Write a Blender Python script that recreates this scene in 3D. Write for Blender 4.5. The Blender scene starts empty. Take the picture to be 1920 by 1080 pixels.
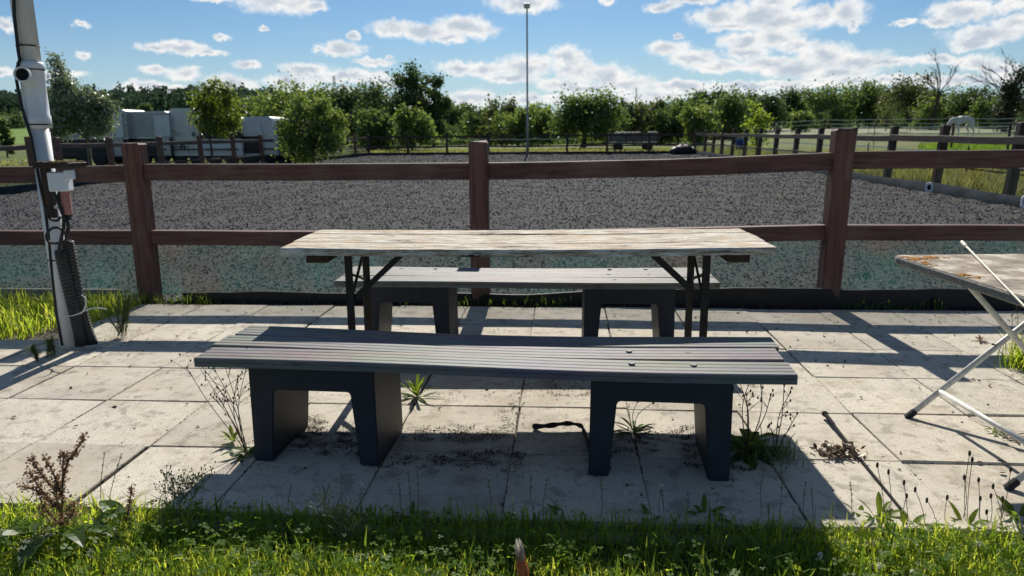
import bpy, bmesh, math, random
import numpy as np
from mathutils import Vector, Matrix
R = math.radians
random.seed(7)
rng = np.random.default_rng(7)
SC = bpy.context.scene
COL = SC.collection

# ------------------------------------------------------------------ camera
F, PITCH, H, YAW, ROLL = 1372., .2095, 1.25, .07, .008      # focal length in photo pixels, angles in radians
cy, sy, cp, sp, cr, sr = math.cos(YAW), math.sin(YAW), math.cos(PITCH), math.sin(PITCH), math.cos(ROLL), math.sin(ROLL)
U = Vector((cy, sy, 0)); V = Vector((-sy*sp, cy*sp, cp)); FW = Vector((-sy*cp, cy*cp, -sp))
cam_d = bpy.data.cameras.new('camera'); cam = bpy.data.objects.new('camera', cam_d); COL.objects.link(cam)
rt, up = U*cr-V*sr, U*sr+V*cr
m = Matrix.Identity(4)
for i in range(3):
    m[i][0], m[i][1], m[i][2] = rt[i], up[i], -FW[i]
m.translation = (0, 0, H); cam.matrix_world = m
cam_d.sensor_width = 36; cam_d.lens = F/1920*36; cam_d.clip_end = 5000; cam_d.clip_start = .05
cam_d.dof.use_dof = True; cam_d.dof.focus_distance = 3.0; cam_d.dof.aperture_fstop = 4.2
SC.camera = cam

def ray(x, y):                      # photo pixel -> direction
    uu, vv = (x-960)/F, (540-y)/F
    u = uu*cr+vv*sr; v = -uu*sr+vv*cr
    return U*u+V*v+FW
def G(x, y, z=0.):                  # pixel -> point at height z
    r = ray(x, y); return Vector((0, 0, H))+r*((z-H)/r.z)
def atY(x, y, Y):
    r = ray(x, y); return Vector((0, 0, H))+r*(Y/r.y)
def atX(x, y, X):
    r = ray(x, y); return Vector((0, 0, H))+r*(X/r.x)

# ------------------------------------------------------------------ sun, sky
SUN_EL, SUN_AZ = 37.4, -2.0         # degrees; azimuth from +Y, positive to +X
sd = Vector((math.sin(R(SUN_AZ))*math.cos(R(SUN_EL)), math.cos(R(SUN_AZ))*math.cos(R(SUN_EL)), math.sin(R(SUN_EL))))
sun_d = bpy.data.lights.new('sun', 'SUN'); sun_d.energy = 5.0; sun_d.angle = R(.5); sun_d.color = (1, .94, .84)
sun = bpy.data.objects.new('sun', sun_d); COL.objects.link(sun); sun.location = sd*50
sun.rotation_euler = (-sd).to_track_quat('-Z', 'Y').to_euler()
SC.view_settings.view_transform = 'Standard'; SC.view_settings.look = 'None'
SC.view_settings.exposure = .35; SC.view_settings.gamma = 1; SC.view_settings.use_curve_mapping = False
SC.render.engine = 'CYCLES'

W = bpy.data.worlds.new('World'); SC.world = W; W.use_nodes = True
nt = W.node_tree; nt.nodes.clear()
def N(t, **k):
    n = nt.nodes.new(t)
    for a, b in k.items(): setattr(n, a, b)
    return n
def L(a, b): nt.links.new(a, b)
def M(op, a, b=None, c=None, clamp=False):
    n = N('ShaderNodeMath', operation=op, use_clamp=clamp)
    for i, v in enumerate((a, b, c)):
        if v is None: continue
        if isinstance(v, (int, float)): n.inputs[i].default_value = v
        else: L(v, n.inputs[i])
    return n.outputs[0]
def VM(op, a, b=None, out=0):
    n = N('ShaderNodeVectorMath', operation=op)
    for i, v in enumerate((a, b)):
        if v is None: continue
        if isinstance(v, (tuple, list)): n.inputs[i].default_value = v
        else: L(v, n.inputs[i])
    return n.outputs[out]
def SS(v, a, b):
    n = N('ShaderNodeMapRange', interpolation_type='SMOOTHSTEP')
    L(v, n.inputs[0]); n.inputs[1].default_value = a; n.inputs[2].default_value = b
    return n.outputs[0]
def MIXC(f, a, b):
    n = N('ShaderNodeMix', data_type='RGBA')
    if isinstance(f, (int, float)): n.inputs[0].default_value = f
    else: L(f, n.inputs[0])
    for i, v in ((6, a), (7, b)):
        if isinstance(v, (tuple, list)): n.inputs[i].default_value = (*v, 1)
        else: L(v, n.inputs[i])
    return n.outputs[2]
sky = N('ShaderNodeTexSky', sky_type='NISHITA', sun_disc=False)
sky.sun_elevation = R(SUN_EL); sky.sun_rotation = R(SUN_AZ); sky.air_density = 1.0; sky.dust_density = .25; sky.ozone_density = 2.2
tc = N('ShaderNodeTexCoord')
sep = N('ShaderNodeSeparateXYZ'); L(tc.outputs['Generated'], sep.inputs[0])
az = M('ARCTAN2', sep.outputs[0], sep.outputs[1])
el = M('ARCSINE', M('MAXIMUM', sep.outputs[2], -.999))
ae = N('ShaderNodeCombineXYZ'); L(az, ae.inputs[0]); L(el, ae.inputs[1])
def noise(vec, scale, detail=5, rough=.6):
    n = N('ShaderNodeTexNoise'); L(vec, n.inputs['Vector'])
    n.inputs['Scale'].default_value = scale; n.inputs['Detail'].default_value = detail; n.inputs['Roughness'].default_value = rough
    return n
# real cumulus banks, as directions in the sky (azimuth, elevation)
CL = [(525,4,78,22),(400,-4,40,8),(585,10,30,10),(335,90,55,12),(385,99,38,7),(295,87,32,8),(412,68,17,7),(152,46,15,6),(345,136,32,13),(292,131,24,9),
 (462,122,24,9),(160,106,14,6),(495,55,9,6),(300,168,75,13),(270,160,30,10),(640,92,46,15),(662,68,14,9),(595,88,12,6),(725,105,8,5),(735,52,48,17),(800,58,70,18),(870,52,70,22),(840,72,40,10),
 (700,117,42,9),(575,130,50,14),(650,146,85,15),(545,153,58,12),(725,150,40,13),(590,172,90,9),(430,158,52,17),
 (860,126,45,15),(910,130,50,17),(985,124,62,24),(960,148,60,10),(1065,112,42,28),(1085,132,55,20),(1050,158,60,14),(1140,142,55,24),(1180,158,62,17),(1265,164,95,13),(1100,166,90,10),
 (885,184,55,18),(870,200,50,12),(985,186,60,10),(985,4,72,20),(1140,-2,20,9),(1240,12,42,10),(1300,0,60,10),
 (1350,32,55,20),(1420,30,80,28),(1470,42,75,20),(1530,30,40,18),(1370,52,42,9),(1450,4,60,14),(1400,78,50,18),(1450,70,60,20),(1500,86,36,14),
 (1250,92,46,16),(1300,108,52,17),(1350,122,70,14),(1270,68,8,8),(1440,118,60,18),(1400,98,50,12),(1545,104,55,24),(1490,130,70,16),(1600,116,70,20),(1670,118,55,10),(1560,138,90,12),
 (1595,22,36,24),(1600,48,12,14),(1810,18,58,18),(1760,42,32,9),(1850,62,70,18),(1820,82,42,12),(1900,44,50,16),(1835,116,40,13),(1880,128,36,10),(1765,112,36,9),(1690,40,24,6),
 (1120,186,190,12),(1420,160,160,10),(1300,178,200,9),(1640,152,190,9),(1830,150,120,10),(700,190,160,9),(90,140,60,9),(10,46,14,12),(0,140,26,10),(1920,5,60,14)]
n1 = noise(ae.outputs[0], 24, 6, .62); n2 = noise(ae.outputs[0], 95, 4, .6)
d1 = VM('MULTIPLY', VM('SUBTRACT', n1.outputs['Color'], (.5, .5, .5)), (.034, .018, 0))
d2 = VM('MULTIPLY', VM('SUBTRACT', n2.outputs['Color'], (.5, .5, .5)), (.016, .011, 0))
q = VM('ADD', VM('ADD', ae.outputs[0], d1), d2)
field = None
for (x, y, rx, ry) in CL:
    r = ray(x, y); a = math.atan2(r.x, r.y); e = math.asin(r.z/r.length)
    t = VM('LENGTH', VM('MULTIPLY', VM('SUBTRACT', q, (a, e, 0)), (F/(rx*1.12), F/(ry*1.15), 0)), out=1)
    field = M('SUBTRACT', 1.0, t) if field is None else M('SMOOTH_MAX', field, M('SUBTRACT', 1.0, t), .12)
# the same kind of broken cumulus carries on round the rest of the sky
gn = noise(VM('MULTIPLY', VM('ADD', q, (3.1, .7, 0)), (1, 2.2, 0)), 4.5, 5, .6)
gen = M('MULTIPLY', M('SUBTRACT', gn.outputs[0], .56), 5.0)
inview = M('MULTIPLY', M('SUBTRACT', 1.0, SS(el, .19, .24)), M('SUBTRACT', 1.0, SS(M('ABSOLUTE', M('ADD', az, YAW)), .62, .7)))
fld = N('ShaderNodeMix', data_type='FLOAT'); L(inview, fld.inputs[0]); L(gen, fld.inputs[2]); L(field, fld.inputs[3])
fld = fld.outputs[0]
n3 = noise(ae.outputs[0], 60, 6, .65); n4 = noise(VM('MULTIPLY', ae.outputs[0], (1, 1.6, 0)), 30, 5, .6)
fr = M('ADD', fld, M('MULTIPLY', M('SUBTRACT', n3.outputs[0], .5), .75))
dens = M('MULTIPLY', SS(fr, .0, .42), M('ADD', .55, M('MULTIPLY', SS(fr, .2, .6), .45)))
core = SS(M('ADD', fld, M('MULTIPLY', M('SUBTRACT', n4.outputs[0], .52), 1.7)), .22, 1.0)
ccol = MIXC(core, (12.6, 12.5, 12.2), (6.9, 7.8, 9.0))
haze = M('MULTIPLY', M('SUBTRACT', 1.0, SS(el, .0, .15)), .62)
cirr = M('MULTIPLY', SS(noise(VM('MULTIPLY', ae.outputs[0], (1, 6, 0)), 5, 4, .55).outputs[0], .45, .8), .2)
skb = MIXC(1.0, sky.outputs[0], (1, 1, 1))
tint = N('ShaderNodeMix', data_type='RGBA', blend_type='MULTIPLY'); tint.inputs[0].default_value = 1
L(sky.outputs[0], tint.inputs[6]); tint.inputs[7].default_value = (.58, .80, 1.0, 1)
base = MIXC(M('MAXIMUM', haze, cirr), tint.outputs[2], (7.2, 8.9, 9.9))
fin = MIXC(dens, base, ccol)
bg = N('ShaderNodeBackground'); bg.inputs[1].default_value = .06; L(fin, bg.inputs[0])
W.cycles.sampling_method = 'NONE'          # a smooth sky: sampled by the surfaces themselves
SC.cycles.max_bounces = 6; SC.cycles.diffuse_bounces = 3; SC.cycles.glossy_bounces = 2; SC.cycles.transparent_max_bounces = 10
wo = N('ShaderNodeOutputWorld'); L(bg.outputs[0], wo.inputs[0])

# ------------------------------------------------------------------ materials
def new(name):
    global nt
    mt = bpy.data.materials.new(name); mt.use_nodes = True; nt = mt.node_tree; nt.nodes.clear()
    return mt
def ramp(v, stops):
    n = N('ShaderNodeValToRGB'); L(v, n.inputs[0])
    while len(n.color_ramp.elements) < len(stops): n.color_ramp.elements.new(.5)
    for e, (p, c) in zip(n.color_ramp.elements, stops): e.position = p; e.color = (*c, 1)
    return n.outputs[0]
def finish(color, rough=.7, bump=None, bstr=.3, bdist=.01, spec=.4, metal=0):
    b = N('ShaderNodeBsdfPrincipled'); o = N('ShaderNodeOutputMaterial')
    if isinstance(color, (tuple, list)): b.inputs['Base Color'].default_value = (*color, 1)
    else: L(color, b.inputs['Base Color'])
    if isinstance(rough, (int, float)): b.inputs['Roughness'].default_value = rough
    else: L(rough, b.inputs['Roughness'])
    b.inputs['Specular IOR Level'].default_value = spec; b.inputs['Metallic'].default_value = metal
    if bump is not None:
        bn = N('ShaderNodeBump'); bn.inputs['Strength'].default_value = bstr; bn.inputs['Distance'].default_value = bdist
        L(bump, bn.inputs['Height']); L(bn.outputs[0], b.inputs['Normal'])
    L(b.outputs[0], o.inputs[0]); return b
def coords(stretch=(1, 1, 1), rnd=True, kind='Object'):
    t = N('ShaderNodeTexCoord'); v = t.outputs[kind]
    if rnd:
        oi = N('ShaderNodeObjectInfo'); v = VM('ADD', v, M('MULTIPLY', oi.outputs['Random'], 37.0))
    return VM('MULTIPLY', v, stretch)
def rand(): return N('ShaderNodeObjectInfo').outputs['Random']
def surf(name, c1, c2, scale=8, rough=.7, stretch=(1, 1, 1), bstr=.25, bdist=.004, spec=.4, detail=6, c3=None, metal=0, lo=.3, hi=.7):
    mt = new(name); v = coords(stretch); n = noise(v, scale, detail, .62)
    st = [(lo, c1), (hi, c2)] if c3 is None else [(lo, c1), ((lo+hi)/2, c2), (hi, c3)]
    finish(ramp(n.outputs[0], st), rough, n.outputs[0], bstr, bdist, spec, metal); return mt
def leafmat(name, c1, c2, trans=.5, gloss=.06, tcol=None, rough=.45):
    mt = new(name); g = N('ShaderNodeNewGeometry')
    c = MIXC(g.outputs['Random Per Island'], c1, c2)
    t = MIXC(g.outputs['Random Per Island'], *(tcol or (c1, c2)))
    d = N('ShaderNodeBsdfDiffuse'); L(c, d.inputs[0]); tr = N('ShaderNodeBsdfTranslucent'); L(t, tr.inputs[0])
    mx = N('ShaderNodeMixShader'); mx.inputs[0].default_value = trans; L(d.outputs[0], mx.inputs[1]); L(tr.outputs[0], mx.inputs[2])
    gl = N('ShaderNodeBsdfGlossy'); gl.inputs['Roughness'].default_value = rough
    m2 = N('ShaderNodeMixShader'); m2.inputs[0].default_value = gloss; L(mx.outputs[0], m2.inputs[1]); L(gl.outputs[0], m2.inputs[2])
    o = N('ShaderNodeOutputMaterial'); L(m2.outputs[0], o.inputs[0]); return mt
def netmat(name, c1, c2, cover, stain, scale=3.0):
    mt = new(name); v = coords((1, 1, 1), False)
    n = noise(v, scale, 4, .6); n2_ = noise(v, 1.1, 3, .5); fine = noise(VM('MULTIPLY', v, (1, 1, .5)), 160, 2, .5)
    c = MIXC(SS(n2_.outputs[0], .56, .72), ramp(n.outputs[0], [(.35, c1), (.65, c2)]), stain)
    d = N('ShaderNodeBsdfDiffuse'); L(c, d.inputs[0]); tr = N('ShaderNodeBsdfTranslucent'); L(c, tr.inputs[0])
    mx = N('ShaderNodeMixShader'); mx.inputs[0].default_value = .5; L(d.outputs[0], mx.inputs[1]); L(tr.outputs[0], mx.inputs[2])
    tp = N('ShaderNodeBsdfTransparent'); m2 = N('ShaderNodeMixShader')
    L(M('ADD', M('MULTIPLY', M('ADD', n.outputs[0], fine.outputs[0]), cover*.6), cover*.4, clamp=True), m2.inputs[0])
    L(tp.outputs[0], m2.inputs[1]); L(mx.outputs[0], m2.inputs[2])
    o = N('ShaderNodeOutputMaterial'); L(m2.outputs[0], o.inputs[0]); return mt
MT = {}
# concrete paving
mt = MT['slab'] = new('concrete_slab'); v = coords()
sp_ = noise(v, 260, 3, .7); st_ = noise(v, 5, 6, .65); st2 = noise(v, 1.7, 4, .6)
c = ramp(sp_.outputs[0], [(.25, (.20, .18, .145)), (.48, (.53, .485, .395)), (.72, (.78, .725, .61))])
c = MIXC(M('MULTIPLY', SS(st_.outputs[0], .5, .72), .5), c, (.22, .19, .145))
c = MIXC(M('MULTIPLY', SS(st2.outputs[0], .45, .7), .4), c, (.31, .28, .235))
st3 = noise(v, 13, 6, .7); st4 = noise(v, 75, 3, .6); st5 = noise(v, 3.2, 6, .7)
c = MIXC(M('MULTIPLY', SS(st3.outputs[0], .51, .64), .5), c, (.15, .125, .095))
c = MIXC(M('MULTIPLY', SS(st4.outputs[0], .645, .70), .85), c, (.06, .05, .04))
c = MIXC(M('MULTIPLY', SS(st5.outputs[0], .5, .62), .4), c, (.44, .37, .27))
hb = N('ShaderNodeHueSaturation'); L(c, hb.inputs['Color']); L(M('ADD', .91, M('MULTIPLY', rand(), .18)), hb.inputs['Value'])
finish(hb.outputs[0], .9, M('ADD', sp_.outputs[0], st_.outputs[0]), .5, .002, .25)
MT['joint'] = surf('joint_soil', (.03, .025, .018), (.14, .12, .09), 60, .95, bstr=.8)
MT['soil'] = surf('dark_soil', (.02, .015, .011), (.085, .065, .045), 60, .95, bstr=.8)
MT['kerb'] = surf('kerb_concrete', (.16, .15, .13), (.3, .28, .24), 30, .9)
MT['kick'] = surf('black_kickboard', (.005, .005, .005), (.016, .014, .013), 12, .6)
MT['membrane'] = surf('grey_membrane', (.018, .024, .03), (.045, .056, .067), 5, .85, (1, .4, 1), spec=.02)
# red-brown stained timber
def timber(name, a, b, c3, axis):
    st = [1, 1, 1]; st[axis] = .06
    mt = new(name); v = coords(tuple(st)); n = noise(v, 45, 6, .65); k = noise(coords((1, 1, 1)), 3.5, 4, .6)
    c = ramp(n.outputs[0], [(.3, a), (.52, b), (.75, c3)])
    c = MIXC(M('MULTIPLY', SS(k.outputs[0], .48, .72), .5), c, (.16, .115, .09))
    finish(c, .72, n.outputs[0], .5, .004, .35); return mt
MT['post'] = timber('stained_timber_upright', (.058, .027, .020), (.135, .062, .046), (.21, .115, .09), 2)
MT['rail'] = timber('stained_timber_rail', (.046, .021, .018), (.108, .050, .040), (.17, .09, .074), 0)
MT['raily'] = timber('side_timber_rail', (.05, .032, .026), (.105, .07, .056), (.17, .125, .1), 1)
MT['farpost'] = surf('dark_far_post', (.025, .016, .013), (.07, .045, .035), 18, .8, (1, 1, .1))
# weathered table boards
mt = MT['tabletop'] = new('weathered_board'); v = coords((.11, 1, 1)); n = noise(v, 62, 8, .74); n_b = noise(coords((.25, 1, 1)), 16, 6, .7); n_c = noise(coords((.5, 1, 1)), 6, 4, .6)
c = ramp(n.outputs[0], [(.30, (.02, .016, .012)), (.40, (.24, .19, .13)), (.49, (.52, .46, .36)), (.62, (.80, .76, .67))])
c = MIXC(M('MULTIPLY', SS(n_c.outputs[0], .48, .66), .55), c, (.50, .34, .18))
c = MIXC(SS(n_b.outputs[0], .60, .66), c, (.03, .026, .034))
c = MIXC(M('MULTIPLY', SS(n_b.outputs[0], .42, .34), .6), c, (.62, .57, .48))
fl = noise(coords((.16, 1, 1)), 130, 5, .7); c = MIXC(SS(fl.outputs[0], .585, .65), c, (.045, .036, .03))
fk = noise(coords((.3, 1, 1)), 9, 5, .6); c = MIXC(M('MULTIPLY', SS(fk.outputs[0], .55, .7), .45), c, (.2, .17, .145))
finish(c, .85, n.outputs[0], 1.0, .006, .2)
MT['steel'] = surf('dark_steel', (.010, .009, .009), (.028, .024, .022), 20, .5, metal=.3)
# ribbed plastic boards
mt = MT['plank'] = new('recycled_plastic_board'); v = coords((.03, 1, 1)); n = noise(v, 260, 3, .6); w = noise(coords((.6, 2, 1)), 3.5, 2, .5)
c = ramp(n.outputs[0], [(.3, (.082, .078, .077)), (.7, (.165, .156, .15))])
hs = N('ShaderNodeHueSaturation'); hs.inputs['Saturation'].default_value = 1.5; L(w.outputs['Color'], hs.inputs['Color'])
c = MIXC(.085, c, hs.outputs[0])  # faint coloured shimmer painted into the board colour
g1 = noise(coords((.35, 1, 1)), 22, 5, .65); c = MIXC(M('MULTIPLY', SS(g1.outputs[0], .5, .68), .5), c, (.2, .185, .165)); c = MIXC(M('MULTIPLY', SS(g1.outputs[0], .45, .33), .5), c, (.05, .047, .045))
finish(c, .62, n.outputs[0], .6, .0015, .26)
MT['plastic'] = surf('navy_plastic', (.013, .016, .025), (.026, .031, .044), 7, .55, bstr=.25, detail=9)
MT['bolt'] = surf('zinc_bolt', (.35, .34, .32), (.55, .53, .5), 30, .45, metal=.7)
# pole, box
MT['pvc'] = surf('weathered_white_tube', (.55, .57, .58), (.74, .75, .76), 5, .42, (1, 1, .25), bstr=.06, lo=.35, hi=.6)
MT['hole'] = surf('dark_bore', (.01, .01, .01), (.02, .02, .02), 5, .9)  # near-black, stands in for the shade inside pipe mouths and holes
MT['box_white'] = surf('switch_box_plastic', (.55, .58, .62), (.72, .75, .78), 9, .5)
MT['cable'] = surf('black_cable', (.008, .008, .009), (.018, .018, .02), 20, .45)
MT['conduit'] = surf('black_conduit', (.018, .018, .018), (.05, .047, .04), 14, .55)
MT['redplug'] = surf('faded_red_plastic', (.32, .13, .115), (.45, .2, .18), 9, .55)
MT['darkwood'] = surf('dark_wet_wood', (.018, .012, .009), (.05, .034, .026), 20, .8, (1, 1, .1))
MT['lichen'] = surf('lichen_roof', (.06, .045, .02), (.17, .12, .03), 55, .95, c3=(.32, .22, .05), bstr=.9, bdist=.01)
MT['tie'] = surf('white_cord', (.5, .5, .48), (.65, .65, .62), 30, .6)
# stone camping table
mt = MT['stonetop'] = new('lichen_stone_top'); v = coords(rnd=False); a1 = noise(v, 7, 6, .65); a2 = noise(v, 90, 4, .65); a3 = noise(VM('ADD', v, (4.3, 1.7, 0)), 5.5, 5, .6); a4 = noise(v, 2.2, 3, .5)
c = ramp(a1.outputs[0], [(.38, (.20, .165, .125)), (.5, (.33, .28, .22)), (.6, (.60, .54, .43))])
c = MIXC(M('MULTIPLY', SS(a2.outputs[0], .42, .66), .3), c, (.12, .1, .08))
c = MIXC(SS(M('ADD', a3.outputs[0], M('MULTIPLY', M('SUBTRACT', a2.outputs[0], .5), .35)), .80, .86), c, (.52, .23, .035))
finish(c, .88, a2.outputs[0], .6, .003, .25)
MT['stoneedge'] = surf('rough_stone_edge', (.10, .095, .085), (.34, .32, .28), 120, .9, bstr=.7)
mt = MT['whitetube'] = new('white_painted_tube'); v = coords(); a1 = noise(v, 30, 5, .65)
c = ramp(a1.outputs[0], [(.3, (.42, .42, .40)), (.6, (.66, .66, .63)), (.69, (.6, .58, .5)), (.73, (.42, .22, .05))])
finish(c, .5, a1.outputs[0], .15, .002, .4)
MT['rubber'] = surf('black_rubber', (.012, .012, .012), (.03, .03, .03), 30, .7)
MT['whipwhite'] = surf('ivory_whip', (.55, .52, .42), (.72, .69, .58), 40, .5)
MT['whipblack'] = surf('black_whip', (.008, .008, .01), (.022, .02, .024), 60, .75, spec=.12)
# arena
mt = MT['arena'] = new('arena_rubber'); v = coords(rnd=False); a1 = noise(v, 55, 5, .7); a2 = noise(v, .9, 4, .6)
c = ramp(a1.outputs[0], [(.3, (.075, .074, .076)), (.55, (.105, .104, .106)), (.75, (.14, .138, .141))])
c = MIXC(M('MULTIPLY', SS(a2.outputs[0], .42, .62), .6), c, (.075, .072, .073))
finish(c, .85, a1.outputs[0], .7, .012, .02)
mt = MT['chip'] = new('rubber_chip'); g = N('ShaderNodeNewGeometry')
c = ramp(g.outputs['Random Per Island'], [(0, (.07, .07, .072)), (.6, (.105, .104, .107)), (.94, (.145, .143, .146)), (1, (.3, .295, .3))])
finish(c, .8, spec=.04)
# vegetation
MT['grassground'] = None
mt = MT['grassground'] = new('meadow'); v = coords(rnd=False, kind='Object'); a1 = noise(v, .06, 5, .6); a2 = noise(v, .9, 6, .7); a3 = noise(v, 30, 3, .7)
c = ramp(a1.outputs[0], [(.35, (.075, .13, .022)), (.5, (.12, .165, .04)), (.65, (.22, .21, .085))])
c = MIXC(M('MULTIPLY', SS(a2.outputs[0], .4, .7), .5), c, (.2, .185, .08))
c = MIXC(M('MULTIPLY', a3.outputs[0], .5), c, (.04, .06, .015))
finish(c, .9, a3.outputs[0], 1, .05, .15)
MT['hillgrass'] = surf('hill_field', (.115, .20, .036), (.17, .25, .06), .03, .9, bstr=0, spec=.1)
MT['crop'] = surf('pale_crop_field', (.20, .22, .13), (.29, .29, .19), .1, .9, bstr=0, spec=.1)
MT['lawnsoil'] = surf('lawn_soil', (.02, .022, .008), (.045, .05, .016), 30, .95)
MT['blade'] = leafmat('lawn_blades', (.085, .16, .015), (.2, .27, .045), .62, .022, ((.33, .50, .02), (.78, .80, .10)), .45)
MT['clover'] = leafmat('clover_leaves', (.06, .14, .02), (.13, .22, .035), .62, .012, ((.30, .50, .02), (.66, .74, .06)), .5)
MT['weed'] = leafmat('weed_leaves', (.05, .10, .016), (.1, .15, .03), .5, .02, ((.16, .27, .02), (.32, .40, .04)))
MT['dock'] = leafmat('dock_leaves', (.035, .075, .02), (.07, .12, .03), .45, .035, ((.12, .22, .02), (.22, .3, .04)))
MT['feather'] = leafmat('feathery_weed', (.07, .11, .04), (.16, .2, .08), .45, .02, ((.14, .2, .05), (.3, .36, .12)))
MT['greystalk'] = leafmat('seeding_stalks', (.13, .15, .07), (.24, .25, .13), .4, .05)
MT['drystalk'] = leafmat('dry_stalks', (.05, .042, .022), (.12, .09, .05), .3, .05)
MT['dryleaf'] = leafmat('dead_leaves', (.09, .06, .035), (.25, .2, .14), .3, .05)
MT['dockseed'] = leafmat('dock_seed', (.17, .095, .05), (.34, .22, .13), .5, .03)
MT['white_flower'] = leafmat('white_petals', (.6, .6, .52), (.78, .77, .7), .4, .02)
MT['debris'] = leafmat('litter', (.02, .015, .01), (.10, .07, .045), .1, .02)
MT['meadowblade'] = leafmat('meadow_grass', (.09, .115, .03), (.26, .24, .09), .5, .04, ((.2, .25, .04), (.46, .43, .12)))
MT['brightblade'] = leafmat('bright_grass', (.06, .12, .015), (.11, .17, .025), .5, .02, ((.15, .28, .02), (.24, .36, .04)))
MT['bark'] = surf('bark', (.02, .016, .012), (.07, .055, .042), 14, .9, (1, 1, .2), .6)
MT['bark_pale'] = surf('pale_bark', (.1, .08, .055), (.2, .16, .11), 14, .9, (1, 1, .2), .6)
LV = {
 'willow': leafmat('silver_leaves', (.09, .125, .06), (.2, .24, .14), .42, .16, ((.14, .2, .06), (.3, .36, .14))),
 'young': leafmat('fresh_leaves', (.045, .085, .012), (.1, .15, .02), .5, .05, ((.15, .25, .015), (.36, .42, .04))),
 'lime': leafmat('bright_leaves', (.08, .14, .02), (.13, .19, .03), .55, .05, ((.28, .42, .02), (.45, .55, .06))),
 'light': leafmat('light_leaves', (.072, .120, .026), (.144, .186, .048), .48, .05, ((.144, .240, .036), (.312, .384, .072))),
 'mid': leafmat('mid_leaves', (.055, .102, .028), (.118, .165, .047), .45, .05, ((.110, .188, .031), (.235, .314, .063))),
 'dark': leafmat('dark_leaves', (.040, .075, .029), (.092, .131, .048), .38, .04, ((.065, .131, .026), (.164, .219, .055))),  # foliage colour lightened in place of distance haze
 'olive': leafmat('olive_leaves', (.064, .084, .032), (.129, .137, .052), .4, .04, ((.097, .129, .032), (.193, .209, .056))),
 'far': leafmat('far_wood', (.041, .076, .050), (.096, .137, .080), .3, .0),
}
MT['ivy'] = leafmat('ivy', (.028, .036, .014), (.070, .077, .028), .35, .05)
# vehicles and things
MT['vwhite'] = surf('white_panel', (.58, .60, .61), (.70, .72, .73), 2, .42, bstr=.02)
MT['vcream'] = surf('aluminium_cream_panel', (.60, .60, .56), (.70, .69, .65), 2, .5, bstr=.02)
MT['vgrey'] = surf('grey_panel', (.36, .36, .34), (.46, .455, .43), 2, .5, bstr=.02)
MT['vdark'] = surf('dark_panel', (.008, .009, .016), (.016, .018, .028), 2, .45, bstr=.02)
MT['vsilver'] = surf('silver_strip', (.45, .45, .44), (.6, .6, .58), 4, .35, metal=.5)
MT['tyre'] = MT['rubber']
MT['trailer'] = surf('weathered_grey_board', (.07, .068, .066), (.14, .137, .132), 4, .85, (.2, 1, 1))
MT['blue'] = surf('blue_plastic', (.012, .045, .28), (.02, .07, .36), 4, .45)
MT['tarp'] = surf('black_heap', (.006, .006, .007), (.016, .016, .018), 9, .6)
MT['mast'] = surf('galvanised_mast', (.22, .22, .22), (.36, .36, .35), 8, .5, metal=.4)
MT['tape'] = surf('white_fence_tape', (.55, .55, .5), (.7, .7, .66), 20, .7)
MT['horse'] = surf('white_coat', (.48, .46, .43), (.64, .61, .57), 4, .7)
MT['fur'] = leafmat('ginger_fur', (.35, .13, .045), (.55, .24, .1), .4, .05)
MT['furwhite'] = leafmat('white_fur', (.6, .55, .5), (.75, .7, .66), .4, .05)
MT['netgreen'] = netmat('green_windbreak_net', (.036, .055, .052), (.03, .115, .098), .44, (.08, .072, .05))
MT['netclear'] = netmat('pale_windbreak_net', (.11, .12, .08), (.2, .2, .16), .40, (.2, .12, .05), 1.2)
MT['netdark'] = netmat('dark_windbreak_net', (.04, .045, .04), (.07, .08, .07), .55, (.06, .07, .06), 1.2)

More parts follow.
